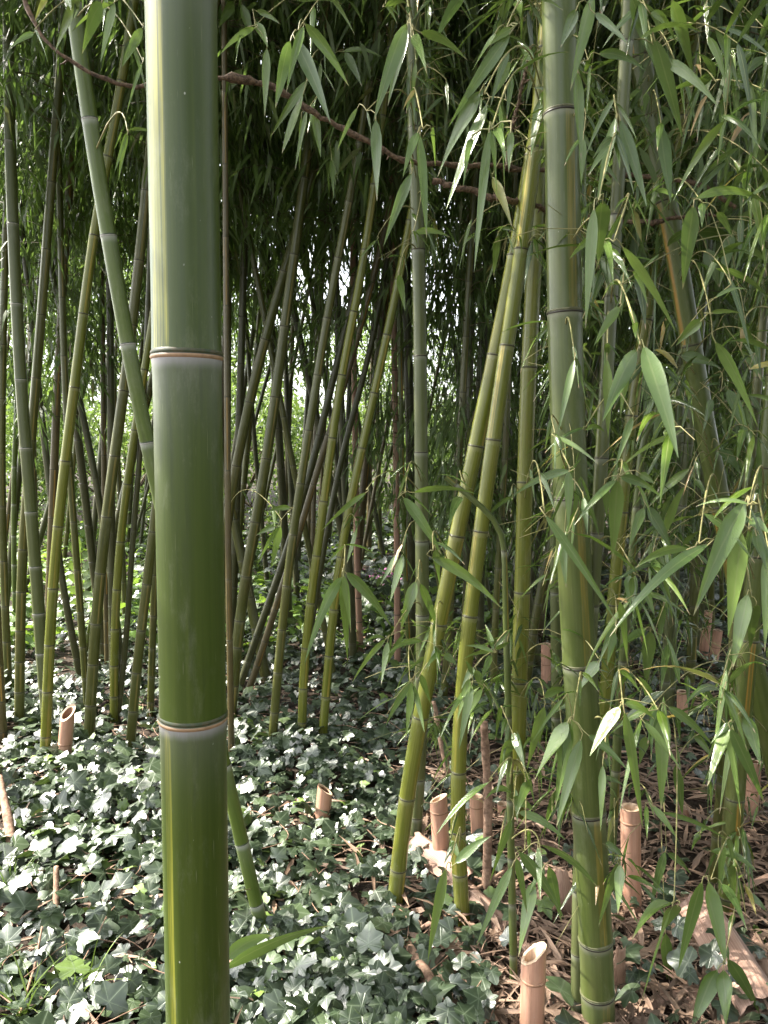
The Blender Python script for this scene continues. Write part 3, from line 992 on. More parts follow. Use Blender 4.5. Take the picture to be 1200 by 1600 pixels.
TP = [tree_proto(6.3, 2.4, 6500, 0.18, 0.5, 20) for _ in range(2)]
SP = [tree_proto(2.3, 1.15, 3600, 0.11, 0.1, 11) for _ in range(3)]
for i, (x, y, s, kind) in enumerate([(-9, 17, 1.0, 0), (-5.5, 18, 1.15, 0), (-2.6, 16.5, 0.8, 0), (0.9, 19, 0.8, 0), (4.6, 17, 1.0, 0), (8.2, 16, 1.1, 0), (-12, 21, 1.3, 0), (-7, 23, 1.2, 0), (-0.6, 25, 0.8, 0), (10.5, 20, 1.2, 0),
                                     (-5.2, 11.2, 1.1, 1), (-3.6, 10.6, 0.95, 1), (-2.1, 11.3, 1.05, 1), (-4.4, 12.8, 1.3, 1), (-6.8, 12.0, 1.2, 1), (-0.5, 11.6, 0.9, 1), (1.2, 12.2, 1.0, 1), (3.0, 12.0, 1.05, 1), (5.0, 12.4, 1.1, 1), (6.6, 11.4, 1.1, 1)]):
    tree = kind == 0
    e = empty('tree' if tree else 'shrub', (x, y, 0), 'light green leafy tree seen through the gaps behind the grove' if tree else 'sunlit leafy shrub in the clearing behind the bamboo',
              'tree' if tree else 'shrub', 'trees behind the grove' if tree else 'shrubs behind the grove')
    e.rotation_euler = (0, 0, i * 1.7)
    e.scale = (s, s, s)
    cr, tk = random.choice(TP if tree else SP)
    link('crown', cr, e)
    link('trunk', tk, e)

# ------------------------------------------------------------------ ivy and ground cover
IVY = [(0.0, 0.0), (0.30, -0.20), (0.54, -0.04), (0.50, 0.17), (0.66, 0.42), (0.36, 0.56), (0.0, 0.98), (-0.36, 0.56), (-0.66, 0.42), (-0.50, 0.17), (-0.54, -0.04), (-0.30, -0.20)]
IVYV = [1, 0.25, 1, 0.1, 1, 0.2, 1, 0.2, 1, 0.1, 1, 0.25]


def ivy_mesh(P, size, nrm, yaw, tone, mat, round_=0.0):
    N = len(P)
    raw = np.array(IVY)
    cen = np.array([0.0, 0.12])
    out, vv = [], []
    for q in range(12):                    # curved lobes: bulged midpoints between tips and bays
        a_, b_ = raw[q], raw[(q + 1) % 12]
        mid_ = (a_ + b_) / 2
        bul = (mid_ - cen) / max(np.linalg.norm(mid_ - cen), 1e-6)
        out += [a_, mid_ + bul * 0.045]
        vv += [IVYV[q], 0.45 * (IVYV[q] + IVYV[(q + 1) % 12])]
    pts = np.vstack([cen, np.array(out)])
    n = len(pts)
    z = -0.22 * np.hypot(pts[:, 0], pts[:, 1] - 0.12) ** 2
    z = z + 0.035 * (1 - np.array([1.0] + vv))
    jit = 1 + rng.normal(0, 0.03, (N, n, 2)) + rng.normal(0, 0.12, (N, 1, 2))
    lx = pts[None, :, 0] * jit[..., 0]
    ly = pts[None, :, 1] * jit[..., 1]
    if round_:
        lx = np.sign(lx) * np.abs(lx) ** (1 - round_ * 0.3)
    lz = np.broadcast_to(z, (N, n)) * rng.uniform(0.4, 2.2, (N, 1)) + rng.normal(0, 0.008, (N, n)) + lx * ly * rng.normal(0, 0.35, (N, 1)) + ly ** 2 * rng.normal(-0.1, 0.2, (N, 1))
    Zv = unit(nrm)
    a = np.stack([np.cos(yaw), np.sin(yaw), np.zeros(N)], 1)
    Xv = unit(a - Zv * np.sum(a * Zv, 1, keepdims=True))
    Yv = np.cross(Zv, Xv)
    V = P[:, None] + size[:, None, None] * (lx[..., None] * Xv[:, None] + ly[..., None] * Yv[:, None] + lz[..., None] * Zv[:, None])
    tri = np.array([(0, i, i % 24 + 1) for i in range(1, 25)])
    F = (np.arange(N) * n)[:, None, None] + tri[None]
    vein = np.tile(np.array([1.0] + vv), N)
    return mesh('ivy', V.reshape(-1, 3), F.reshape(-1, 3), mat, {'vein': vein, 'tone': np.repeat(tone, n)})


def scatter(n, ymin, ymax, xl, xr, power=1.6):
    y = ymin + (ymax - ymin) * rng.random(n) ** power
    x = rng.uniform(xl, xr, n) * (y * 0.5 + 0.35)
    return x, y


def patch(x, y, f, s):
    return np.sin(x * f + s) * np.cos(y * f * 1.2 + s * 2) + 0.6 * np.sin(x * f * 2.3 + y * f * 1.9 + s)


x, y = scatter(30000, 1.45, 7.0, -1.25, 1.25, 1.5)
px = 600 + FPX * x / (y * math.cos(PITCH) + 1.5 * math.sin(PITCH))
dens = np.where(px < 640, 1.0, np.where(px < 760, 0.4, 0.07))
dens = np.where((px > 640) & (y > 3.6), 0.65, dens)
pt = patch(x, y, 2.3, 0.4)
dens = dens * np.clip(0.8 + 0.4 * pt, 0.40, 1.0)
keep = rng.random(len(x)) < dens
x, y, pt = x[keep], y[keep], pt[keep]
n = len(x)
hz = gz(x, y) + rng.uniform(0.015, 0.07, n) + np.clip(pt, 0, 1.5) * rng.uniform(0.0, 0.11, n)
nr = rng.normal(0, 0.52, (n, 3))
nr[:, 2] = 1.0
nr[:, 1] -= 0.30
tn = np.clip(rng.beta(1.8, 2.4, n) * 0.95, 0, 0.9)
k = rng.random(n) < 0.035
tn[k] = rng.uniform(0.9, 1.0, k.sum())
ivy = link('ivy', ivy_mesh(np.stack([x, y, hz], 1), 0.022 + 0.054 * rng.beta(1.5, 1.8, n), nr, rng.uniform(0, 2 * np.pi, n), tn, M['ivy']))
tag(ivy, 'dark glossy ivy carpeting the floor of the grove', 'ivy', kind='stuff')
g = Geo()
for i in range(170):
    y0 = 1.5 + 3.2 * random.random() ** 1.4
    x0 = random.uniform(-1, 0.75) * (y0 * 0.5 + 0.35)
    a = random.uniform(0, 6.28)
    P = []
    for q in range(9):
        P.append((x0, y0, gz(x0, y0) + 0.02 + 0.05 * random.random()))
        a += random.gauss(0, 0.5)
        x0 += math.cos(a) * 0.06
        y0 += math.sin(a) * 0.06
    g.tube(catmull(np.array(P), 20), 0.0016, 5)
tag(link('ivy_stems', g.build('ivy_stems', M['oldwood'])), 'brown ivy stems trailing through the ivy carpet', 'ivy stems', kind='stuff')
# fresh low cover in the clearing at the left rear
x, y = scatter(9000, 5.2, 12.5, -1.5, 0.35, 1.0)
keep = rng.random(len(x)) < np.clip(0.75 + 0.4 * patch(x, y, 1.7, 1.3), 0.1, 1)
x, y = x[keep], y[keep]
n = len(x)
nr = rng.normal(0, 0.5, (n, 3))
nr[:, 2] = 1.0
cov = link('ground_cover', ivy_mesh(np.stack([x, y, gz(x, y) * 0.5 + rng.uniform(0.03, 0.28, n)], 1), rng.uniform(0.04, 0.085, n), nr, rng.uniform(0, 6.28, n), rng.random(n), M['ivy_light'], 0.6))
tag(cov, 'bright green low ground cover in the light behind the left clump', 'ground cover', kind='stuff')

x, y = scatter(9000, 6.0, 14.0, -0.6, 1.5, 1.0)
n = len(x)
nr = rng.normal(0, 0.5, (n, 3))
nr[:, 2] = 1.0
cov = link('ground_cover', ivy_mesh(np.stack([x, y, gz(x, y) * 0.5 + rng.uniform(0.03, 0.35, n)], 1), rng.uniform(0.04, 0.085, n), nr, rng.uniform(0, 6.28, n), rng.random(n) * 0.5, M['ivy'], 0.6))
tag(cov, 'dark green undergrowth on the ground far back at centre and right', 'ground cover', kind='stuff')

# ------------------------------------------------------------------ litter
def sliver_geo(n, ymin, ymax, xl, xr, Lr, Wr, densf, lift=0.02):
    g = Geo()
    x, y = scatter(n, ymin, ymax, xl, xr, 1.5)
    px = 600 + FPX * x / (y + 0.14)
    keep = rng.random(n) < densf(px, y)
    x, y = x[keep], y[keep]
    m = len(x)
    b = np.stack([x, y, gz(x, y) + rng.uniform(0.0, lift, m) + 0.004], 1)
    az = rng.uniform(0, 2 * np.pi, m)
    L = rng.uniform(*Lr, m)
    dr = np.stack([np.cos(az), np.sin(az), rng.normal(0, 0.14, m)], 1)
    tip = b + dr * L[:, None]
    tip[:, 2] = np.maximum(tip[:, 2], gz(tip[:, 0], tip[:, 1]) + 0.003)
    side = np.stack([-np.sin(az), np.cos(az), rng.normal(0, 0.5, m)], 1)
    arch = np.zeros((m, 3))
    arch[:, 2] = L * rng.uniform(-0.02, 0.12, m)
    g.add(*leaf_arrays(b, tip, side, rng.uniform(*Wr, m), arch, rng.beta(1.3, 1.5, m), 4, rng.uniform(0.1, 0.35), 3, rng.normal(0, 0.9, m)))
    return g


g = sliver_geo(26000, 1.4, 6.0, -1.25, 1.25, (0.04, 0.17), (0.004, 0.022), lambda px, y: np.where(px > 660, 1.0, np.where(px > 420, 0.25, 0.12)), 0.04)
lit = link('leaf_litter', g.build('leaf_litter', M['litter']))
tag(lit, 'dry brown bamboo leaves and splinters littering the ground', 'leaf litter', kind='stuff')


def split_piece(name, p0, p1, wd, label, mat='sheath', arc=1.9, cat='bamboo sheath', group=None, roll=0.0, tone=0.0, rag=0.10, curl=0.0, taper=0.0, thick=0.004):
    p0, p1 = np.asarray(p0, float), np.asarray(p1, float)
    n, c = 14, 9
    t = np.linspace(0, 1, n)
    D = unit(p1 - p0)
    side = unit(np.cross(D, np.array([0, 0, 1.0])) if abs(D[2]) < 0.9 else np.array([1.0, 0, 0]))
    nr = np.cross(side, D)
    side, nr = side * math.cos(roll) + nr * math.sin(roll), nr * math.cos(roll) - side * math.sin(roll)
    rad = wd / (2 * math.sin(arc / 2))
    a = np.linspace(-arc / 2, arc / 2, c)
    ragend = rng.uniform(-rag, rag, (2, c)) * wd
    V = []
    for layer in (0, 1):
        rr = rad - layer * thick
        for i, ti in enumerate(t):
            cen = p0 + (p1 - p0) * ti + nr * curl * 4 * ti * (1 - ti)
            k = 1 - taper * ti
            for j, aj in enumerate(a):
                e = ragend[0, j] * (1 - ti) ** 6 + ragend[1, j] * ti ** 6
                V.append(cen + k * (side * math.sin(aj) * rr + nr * (math.cos(aj) - math.cos(arc / 2)) * rr) + D * e)
    V = np.array(V)
    N = n * c
    F = []
    for i in range(n - 1):
        for j in range(c - 1):
            q = [i * c + j, i * c + j + 1, (i + 1) * c + j + 1, (i + 1) * c + j]
            F.append(q)
            F.append([N + x for x in q[::-1]])
        for j in (0, c - 1):
            F.append([i * c + j, (i + 1) * c + j, N + (i + 1) * c + j, N + i * c + j])
    for j in range(c - 1):
        for i in (0, n - 1):
            F.append([i * c + j, i * c + j + 1, N + i * c + j + 1, N + i * c + j])
    uv = np.array([(j / (c - 1), i / (n - 1)) for _ in (0, 1) for i in range(n) for j in range(c)])
    uv = uv + rng.uniform(0, 9)
    me = mesh(name, V - p0, np.array(F), M[mat], {'tone': np.full(len(V), tone)}, uv)
    return tag(link(name, me, None, p0), label, cat, group)


def gp(px, py, h=0.0):
    p = ground(px, py)
    p[2] += h
    return p


split_piece('split_culm', gp(643, 1335, 0.05), gp(730, 1405, 0.06), 0.085, 'pale pink split culm piece lying left of the foot of the slanting pair', cat='bamboo piece', arc=1.0, roll=-0.8)
split_piece('split_culm', gp(722, 1402, 0.03), gp(790, 1465, 0.02), 0.075, 'brown pink split culm piece lying right of the foot of the slanting pair', cat='bamboo piece', arc=1.2, tone=0.45, roll=-0.8)
split_piece('split_culm', gp(1080, 1450, 0.10), gp(1185, 1610, 0.07), 0.115, 'broad pale split culm lying across the bottom right corner', cat='bamboo piece', arc=1.0, roll=-0.5)
split_piece('split_culm', gp(1062, 1432, 0.03), gp(1120, 1420, 0.03), 0.06, 'short broken split culm piece left of the lower right clump', cat='bamboo piece', arc=1.2, tone=0.2, roll=-0.6)
split_piece('split_culm', gp(1160, 1412, 0.05), gp(1225, 1380, 0.05), 0.07, 'tan split culm piece at the right border beside the lower right clump', cat='bamboo piece', arc=1.3, tone=0.2, roll=0.6)
split_piece('split_culm', gp(1180, 1475, 0.03), gp(1215, 1590, 0.03), 0.035, 'narrow tan splinter along the right border at the bottom', cat='bamboo piece', arc=1.3, tone=0.25)
split_piece('dried_sheath', gp(884, 1425, 0.0), gp(875, 1428, 0.16), 0.085, 'curled brown sheath standing left of the thickest right culm', arc=2.4, tone=0.5, taper=0.6, curl=0.01)
split_piece('dried_sheath', gp(960, 1555, 0.0), gp(968, 1570, 0.17), 0.06, 'curled brown sheath standing right of the foot of the thickest right culm', arc=2.3, tone=0.6, taper=0.6)
split_piece('dried_sheath', gp(360, 1520, 0.02), gp(430, 1480, 0.04), 0.08, 'flat pink sheath on the ivy right of the foot of the front culm', arc=0.9, tone=0.3, taper=0.3)
split_piece('dried_sheath', gp(880, 1575, 0.01), gp(820, 1500, 0.05), 0.05, 'split tan sheath on the ground left of the twin culms', arc=1.3, tone=0.2, taper=0.4)
for i, (a, b, wd) in enumerate([((475, 1450), (555, 1480), 0.03), ((560, 1580), (600, 1520), 0.03), ((690, 1440), (640, 1475), 0.025), ((860, 1460), (820, 1452), 0.03), ((1000, 1520), (1040, 1570), 0.03),
                                ((1010, 1580), (1070, 1560), 0.04), ((880, 1600), (840, 1555), 0.03), ((980, 1485), (1010, 1462), 0.03), ((1050, 1500), (1030, 1455), 0.025), ((760, 1500), (735, 1450), 0.03),
                                ((750, 1580), (790, 1560), 0.03), ((1110, 1540), (1070, 1590), 0.035), ((700, 1520), (770, 1560), 0.03), ((1040, 1390), (1070, 1350), 0.025), ((930, 1385), (970, 1370), 0.02)]):
    split_piece('dried_sheath', gp(*a, 0.012), gp(*b, 0.02), wd, 'small dry sheath lying in the leaf litter at the lower right', arc=1.3, tone=random.uniform(0, 0.6), taper=random.uniform(0.2, 0.7), group='small dry sheaths in the litter', curl=0.008)

# sticks and logs
def stick(name, pts, rad, label, mat='oldwood', cat='stick', knob=0.15, sides=12):
    P = catmull(np.array(pts), 26)
    r = np.interp(np.linspace(0, 1, 26), np.linspace(0, 1, len(rad)), rad) * (1 + rng.normal(0, knob * 0.5, 26))
    V, F = tube_arrays(P, r, sides)
    ns = sides
    V = V * 1.0
    # closed ends
    V = np.vstack([V, P[0], P[-1]])
    a, b = len(V) - 2, len(V) - 1
    j = np.arange(ns)
    k = (j + 1) % ns
    F3 = np.concatenate([np.stack([np.full(ns, a), k, j], 1), np.stack([np.full(ns, b), (len(P) - 1) * ns + j, (len(P) - 1) * ns + k], 1)])
    me = mesh(name, V - P[0], [F, F3], M[mat])
    return tag(link(name, me, None, P[0]), label, cat)


b = gp(760, 1405)
stick('dead_stick', [b - [0, 0, 0.03], on_plane(763, 1250, b[1], 0), on_plane(756, 1128, b[1], 0)], [0.0145, 0.016, 0.013], 'upright weathered brown stick between the slanting pair and the yellow culm')
b = gp(703, 1225)
stick('dead_stick', [b, on_plane(690, 1160, b[1], 0.1), on_plane(677, 1096, b[1], 0.1)], [0.012, 0.014, 0.012], 'pinkish leaning stick behind the foot of the slanting pair', 'pink' if False else 'oldwood')
stick('rotten_branch', [gp(636, 1497, 0.05), gp(668, 1550, 0.04), gp(702, 1604, 0.03)], [0.012, 0.02, 0.022], 'rotten brown branch on the ground at the bottom centre', cat='branch')
stick('rotten_branch', [gp(515, 1460, 0.03), gp(560, 1495, 0.02), gp(605, 1535, 0.0)], [0.018, 0.022, 0.018], 'brown log half buried in ivy at the bottom centre left', cat='branch')
stick('rotten_branch', [gp(2, 1275, 0.16), gp(14, 1310, 0.08), gp(22, 1345, 0.0)], [0.012, 0.016, 0.02], 'broken twig sticking out of the ivy at the left border', cat='branch')
stick('rotten_branch', [gp(90, 1400, 0.10), gp(88, 1430, 0.03), gp(85, 1460, 0.0)], [0.008, 0.010, 0.010], 'thin snapped branch upright in the ivy at lower left', cat='branch')
stick('dead_stick', [gp(690, 1428, 0.02), gp(770, 1400, 0.06), gp(820, 1378, 0.1)], [0.005, 0.006, 0.005], 'thin pale stick lying across the foot of the slanting pair')
stick('dead_stick', [gp(30, 1600, 0.02), gp(55, 1540, 0.05), gp(68, 1500, 0.1)], [0.003, 0.004, 0.003], 'thin straw stalk in the lower left corner')

# stumps
def stump(px, py_base, py_top, wpx, label, tilt=0.0, cut=0.0, cutdir=0.0, ragged=0.0, tx=None, nodes=(0.25, 0.9), depth=None, solid=False):
    b = ground(px, py_base) if depth is None else at_depth(px, py_base, depth)
    if depth is not None:
        k = b[2]
        b = b - np.array([0, 0, k])
    dd = project(b)[2]
    topx = px if tx is None else tx
    tp = on_plane(topx, py_top, b[1], 0.0)
    r = wpx / 2 / FPX * dd
    axd = tp - b
    H = np.linalg.norm(axd)
    T = axd / H
    A = unit(np.array([0, -1.0, 0]) - T * -T[1])
    B = np.cross(T, A)
    n = 28
    a = np.linspace(0, 2 * np.pi, n, endpoint=False)
    rows = np.linspace(-0.05, H, 10)
    topoff = cut * r * np.cos(a - cutdir) + ragged * rng.uniform(-1, 0.6, n) * r
    V, dn, up, sdl, cyl = [], [], [], [], []
    nd = [H * q for q in nodes]
    for s in rows:
        f = max(0, (s / H)) ** 4
        for j in range(n):
            V.append(b + T * (s + topoff[j] * f) + r * (A * math.cos(a[j]) + B * math.sin(a[j])))
            cyl.append((r * math.cos(a[j]), r * math.sin(a[j]), s))
            dn.append(min([x - s for x in nd if x > s] or [9]))
            up.append(min([s - x for x in nd if x <= s] or [9]))
    m = len(rows)
    i = np.arange(m - 1)[:, None] * n
    j = np.arange(n)[None, :]
    k = (j + 1) % n
    F = np.stack([i + j, i + k, i + n + k, i + n + j], -1).reshape(-1, 4)
    root = empty('bamboo_stump', b, label, 'stump', 'cut bamboo stumps')
    link('stem', mesh('stem', np.array(V) - b, F, M['stump'], {'cyl': np.array(cyl), 'dn': np.array(dn), 'up': np.array(up), 'sd': np.full(len(V), 3.0)}), root)
    # cut rim and hollow
    V2 = []
    ri = 0.72 * r
    for (rr, dz) in ((r, 0.0), (ri, -0.0), (ri * 0.97, -0.004), (ri * 0.9, -0.03 if solid else -0.07), (0.001, -0.035 if solid else -0.08)):
        for jj in range(n):
            V2.append(b + T * (H + topoff[jj] * (1 if rr > 0.5 * r else 0.3) * (rr / r if rr < r else 1) + dz + 0.0015) + rr * (A * math.cos(a[jj]) + B * math.sin(a[jj])))
    i = np.arange(4)[:, None] * n
    F2 = np.stack([i + j, i + k, i + n + k, i + n + j], -1).reshape(-1, 4)
    me = mesh('cut_rim', np.array(V2) - b, F2, M['cutwood'])
    me.materials.append(M['hollow'])
    mi = np.zeros(len(F2), np.int32)
    mi[n * 2:] = 0 if solid else 1
    me.polygons.foreach_set('material_index', mi)
    link('cut_rim', me, root)
    for s in nd:
        link('node', ring_mesh(b + T * s, T, r, n, M['ring_stump'], b, 0.7), root)
    return root


stump(98, 1208, 1114, 21, 'hollow cut stump with slanted open mouth at the left beside the yellow culm', cut=1.1, cutdir=2.6, tx=106, nodes=(0.5,))
stump(503, 1284, 1234, 24, 'short pale stump half sunk in the ivy at the centre', tx=508, nodes=(0.05,), cut=0.6, cutdir=-1.4)
stump(691, 1356, 1248, 27, 'pink cut stump between the slanting pair, left of the right culm', tx=685, nodes=(0.24, 0.83), cut=0.5, cutdir=1.2, solid=True)
stump(748, 1325, 1245, 21, 'pink cut stump directly behind the upright brown stick', tx=744, nodes=(0.82,), solid=True)
stump(786, 1284, 1256, 18, 'small round pink stump right of the upright brown stick', nodes=(0.3,), solid=True)
stump(987, 1432, 1262, 30, 'tall pale pink stump standing free right of the thickest culm', tx=985, nodes=(0.13, 0.88), solid=True)
stump(830, 1625, 1490, 38, 'pale stump with a ragged slanted top at the bottom right of centre', tx=834, nodes=(0.72,), cut=0.8, cutdir=1.5, ragged=0.08, solid=True)
stump(1069, 1278, 1262, 16, 'tiny stump end glimpsed among leaves right of the tall pink stump', nodes=(0.3,), solid=True)
stump(853, 1085, 1006, 15, 'thin dead pink stump in the shade left of the thickest culm', nodes=(0.6,))
stump(1098, 1035, 955, 14, 'thin bleached stump leaning in front of the blue tinted ivy at right', tx=1106, nodes=(0.7,))
stump(1066, 1135, 1080, 16, 'brownish stump behind the leaves at middle right', nodes=(0.5,))
stump(1172, 1275, 1190, 22, 'pale pink stump at the right border behind the lower right clump', tx=1178, nodes=(0.5,))
stump(1112, 1050, 985, 14, 'pinkish stump right of the thin bleached stump at right', tx=1122, nodes=(0.6,))

# ------------------------------------------------------------------ vines crossing the upper picture
def vine(px, rad, label):
    P = np.array([at_depth(x, y, d) for x, y, d in px])
    n = 110
    Q = catmull(P, n)
    Q[1:-1] += rng.normal(0, 0.0016, (n - 2, 3))
    Q[:, 2] += 0.006 * np.sin(np.linspace(0, 23, n)) + 0.003 * np.sin(np.linspace(1, 61, n))
    r = np.interp(np.linspace(0, 1, n), np.linspace(0, 1, len(rad)), rad)
    r = r * (1 + 0.40 * np.abs(rng.normal(0, 0.5, n)))
    for k in rng.integers(4, n - 4, 7):
        r[k - 1:k + 2] *= 1.35
    g = Geo()
    g.tube(Q, r, 12)
    for k in rng.integers(3, n - 3, 16):
        dr = unit(rng.normal(0, 1, 3))
        g.tube([Q[k], Q[k] + dr * 0.014, Q[k] + dr * 0.026 + [0, 0, 0.004]], [0.0028, 0.002, 0.001], 5)
    tag(link('vine', g.build('vine', M['bark'], P[0]), None, P[0]), label, 'vine')


vine([(20, -60, 1.75), (40, 15, 1.75), (55, 55, 1.75), (95, 97, 1.76), (150, 122, 1.78), (190, 132, 1.8), (230, 134, 1.82), (345, 112, 1.9), (410, 132, 1.95), (480, 172, 2.0), (560, 215, 2.05), (640, 252, 2.1), (740, 262, 2.3), (840, 262, 2.5), (930, 275, 2.5), (1010, 278, 2.45), (1090, 285, 2.4), (1150, 320, 2.4)],
     [0.003, 0.0035, 0.0048, 0.0052, 0.0056, 0.006, 0.0064, 0.0062, 0.006, 0.006, 0.006], 'knobbly reddish brown vine running right across the upper picture')
vine([(676, 284, 2.2), (720, 297, 2.2), (790, 310, 2.25), (850, 325, 2.45), (920, 343, 2.45), (1040, 345, 2.4), (1130, 335, 2.4)],
     [0.0078, 0.0076, 0.007, 0.0065, 0.006, 0.003], 'cut dark brown branch below the long vine, its sawn end at the picture centre')
vine([(828, 75, 2.3), (815, 140, 2.3), (802, 190, 2.3), (790, 260, 2.3)], [0.003, 0.0042, 0.0035, 0.002], 'thin dark hanging twig beside the upright yellow culm near the top')

# ------------------------------------------------------------------ traced near leaves, grouped into leafy branches of the nearest culm
LE = {}
LE[(0, 0)] = [(370, -20, 255, 240, 55, .82), (470, 10, 380, 250, 70, .72), (530, 10, 465, 290, 40, .66), (660, 130, 565, 310, 50, .7), (220, -20, 160, 100, 30, .9), (530, 10, 330, 150, 25, .8), (660, 290, 585, 530, 18, .6), (590, 620, 530, 800, 20, .6),
              (1180, 130, 1020, 250, 35, .75), (1120, 320, 1025, 470, 50, .6), (1085, 10, 1010, 130, 50, .6), (1120, 20, 1170, 200, 50, .7), (160, 150, 40, 230, 30, .5), (300, -30, 330, 45, 40, .9), (1120, 150, 1090, 300, 14, .6)]
LE[(400, 0)] = [(180, 180, 345, 570, 75, .4), (225, 110, 430, 400, 60, .35), (220, 120, 140, 430, 45, .55), (160, 190, 90, 500, 65, .4), (50, 220, 40, 540, 45, .9), (0, 100, 55, 220, 50, .6), (410, 240, 490, 400, 45, .55), (400, 240, 590, 270, 25, .85), (240, 370, 70, 630, 45, .6), (220, 430, 120, 710, 50, .65), (235, 510, 180, 790, 25, .7), (210, 540, 200, 800, 20, .8), (270, 520, 300, 730, 45, .65), (470, 500, 375, 700, 25, .8), (700, 110, 545, 560, 75, .35), (700, 130, 610, 490, 55, .55), (555, 550, 560, 930, 60, .45), (720, 170, 790, 340, 50, .5), (760, 150, 980, 280, 50, .5), (740, 290, 720, 480, 25, .7), (960, -30, 830, 190, 60, .6), (1185, 130, 1080, 210, 40, .7), (1180, 150, 890, 590, 70, .45), (1040, 420, 840, 820, 75, .4), (1070, 480, 880, 970, 70, .55), (1180, 290, 1090, 460, 50, .7), (750, 610, 680, 820, 45, .5), (760, 620, 790, 1100, 50, .45), (720, 800, 590, 1140, 55, .4), (1080, 600, 1010, 1260, 50, .6), (730, 1080, 900, 1100, 35, .8), (1095, 820, 1185, 1050, 50, .94), (180, 0, 400, 20, 45, .75), (0, 50, 110, 110, 30, .6), (600, 30, 710, 20, 30, .8), (660, 1270, 690, 1440, 40, .5), (810, 600, 830, 770, 30, .5), (350, 740, 360, 920, 25, .7), (300, 290, 290, 440, 22, .85), (1110, 150, 1000, 330, 30, .8), (560, 1110, 470, 1210, 14, .8), (1100, 600, 1160, 760, 45, .5), (1120, 1090, 1100, 1280, 40, .6), (1180, 600, 1170, 800, 40, .75), (880, 380, 890, 520, 20, .6), (1000, 640, 960, 860, 35, .5)]
LE[(800, 0)] = [(380, -20, 270, 420, 70, .72), (300, 40, 225, 220, 60, .4), (305, 330, 320, 740, 55, .6), (550, -20, 700, 390, 75, .3), (660, 180, 790, 640, 80, .35), (690, 580, 735, 940, 70, .3), (740, 0, 840, 360, 70, .62), (380, 60, 540, 210, 40, .4), (400, 250, 620, 330, 50, .3), (590, 180, 880, 150, 40, .65), (700, 280, 960, 500, 55, .5), (880, 0, 1020, 60, 60, .75), (890, 40, 1030, 210, 30, .5), (1185, 180, 1000, 340, 40, .55), (1185, 260, 1010, 440, 50, .5), (1190, 450, 1005, 530, 60, .7), (1000, 560, 1190, 700, 80, .5), (590, 410, 495, 550, 35, .86), (500, 550, 625, 960, 60, .35), (480, 540, 390, 950, 50, .7), (420, 930, 400, 1225, 95, .5), (380, 960, 340, 1520, 60, .7), (690, 920, 480, 990, 50, .7), (840, 950, 790, 1340, 85, .4), (510, 1140, 760, 1540, 50, .88), (850, 920, 1190, 950, 50, .6), (500, 1420, 380, 1600, 50, .75), (880, 1480, 760, 1600, 60, .6), (560, 970, 600, 1120, 40, .95), (960, 690, 1080, 850, 30, .6), (1100, 600, 1185, 860, 60, .4), (860, 1080, 1070, 1170, 70, .35), (370, 1100, 265, 1200, 35, .7), (130, 270, 210, 450, 50, .8), (100, 290, 20, 190, 40, .6), (130, 460, 85, 740, 50, .5), (150, 410, 260, 640, 25, .4), (560, 480, 660, 640, 30, .4), (330, 640, 320, 860, 40, .6), (20, 0, 40, 90, 50, .75), (640, 60, 760, 200, 40, .5), (1060, 80, 1090, 230, 60, .4), (1090, 400, 1010, 440, 40, .4), (950, 980, 1020, 1100, 40, .4), (900, 1150, 960, 1330, 70, .35), (1020, 1080, 960, 1330, 60, .45), (1080, 60, 1190, 130, 40, .5), (480, 600, 500, 790, 40, .5), (430, 1120, 470, 1330, 40, .6), (920, 1450, 1060, 1450, 25, .7), (1060, 1150, 1180, 1260, 45, .5), (940, 1380, 1090, 1340, 20, .6)]
LE[(800, 540)] = [(610, 0, 770, 520, 100, .42), (580, 20, 420, 350, 85, .45), (440, 60, 445, 430, 50, .75), (290, 60, 210, 420, 40, .55), (940, -20, 1140, 380, 60, .68), (1000, 200, 1100, 450, 60, .4), (780, 50, 970, 110, 60, .5), (200, 420, 400, 550, 25, .6), (500, 610, 690, 700, 50, .4), (480, 620, 290, 830, 40, .5), (490, 620, 465, 990, 80, .68), (820, 570, 630, 750, 45, .7), (610, 750, 540, 940, 50, .6), (625, 745, 740, 950, 60, .35), (265, 580, 260, 850, 50, .7), (270, 580, 0, 700, 45, .5), (150, 780, 490, 1290, 50, .4), (290, 870, 590, 1060, 50, .4), (1080, 720, 840, 1250, 110, .42), (1060, 860, 1000, 1350, 100, .75), (1100, 735, 850, 745, 22, .6), (1100, 800, 1190, 870, 60, .4), (910, 920, 450, 1350, 65, .4), (820, 940, 570, 1030, 50, .5), (1185, 940, 1170, 1420, 60, .5), (230, 890, 250, 1120, 45, .75), (640, 1320, 620, 1580, 70, .7), (700, 1200, 680, 1400, 40, .5), (1090, 1150, 1020, 1500, 80, .65), (540, 1060, 545, 1220, 50, .5), (400, 1460, 310, 1600, 60, .6), (190, 1430, 230, 1540, 45, .8), (480, 1330, 440, 1480, 40, .55), (340, 390, 430, 400, 30, .6), (560, 330, 480, 560, 40, .45), (700, 300, 650, 460, 50, .5), (960, 480, 1060, 600, 50, .35), (1060, 20, 1180, 200, 30, .5), (590, 590, 660, 640, 40, .55), (600, 1090, 660, 1250, 45, .4), (480, 1290, 400, 1480, 35, .5), (620, 1310, 480, 1420, 45, .5), (720, 1380, 690, 1600, 40, .5), (850, 620, 900, 700, 30, .5), (1130, 870, 1180, 1050, 60, .45), (430, 640, 440, 800, 40, .6), (330, 700, 350, 880, 35, .4), (930, 250, 880, 420, 40, .4), (1130, 1200, 1100, 1420, 60, .5), (740, 950, 700, 1100, 50, .4)]
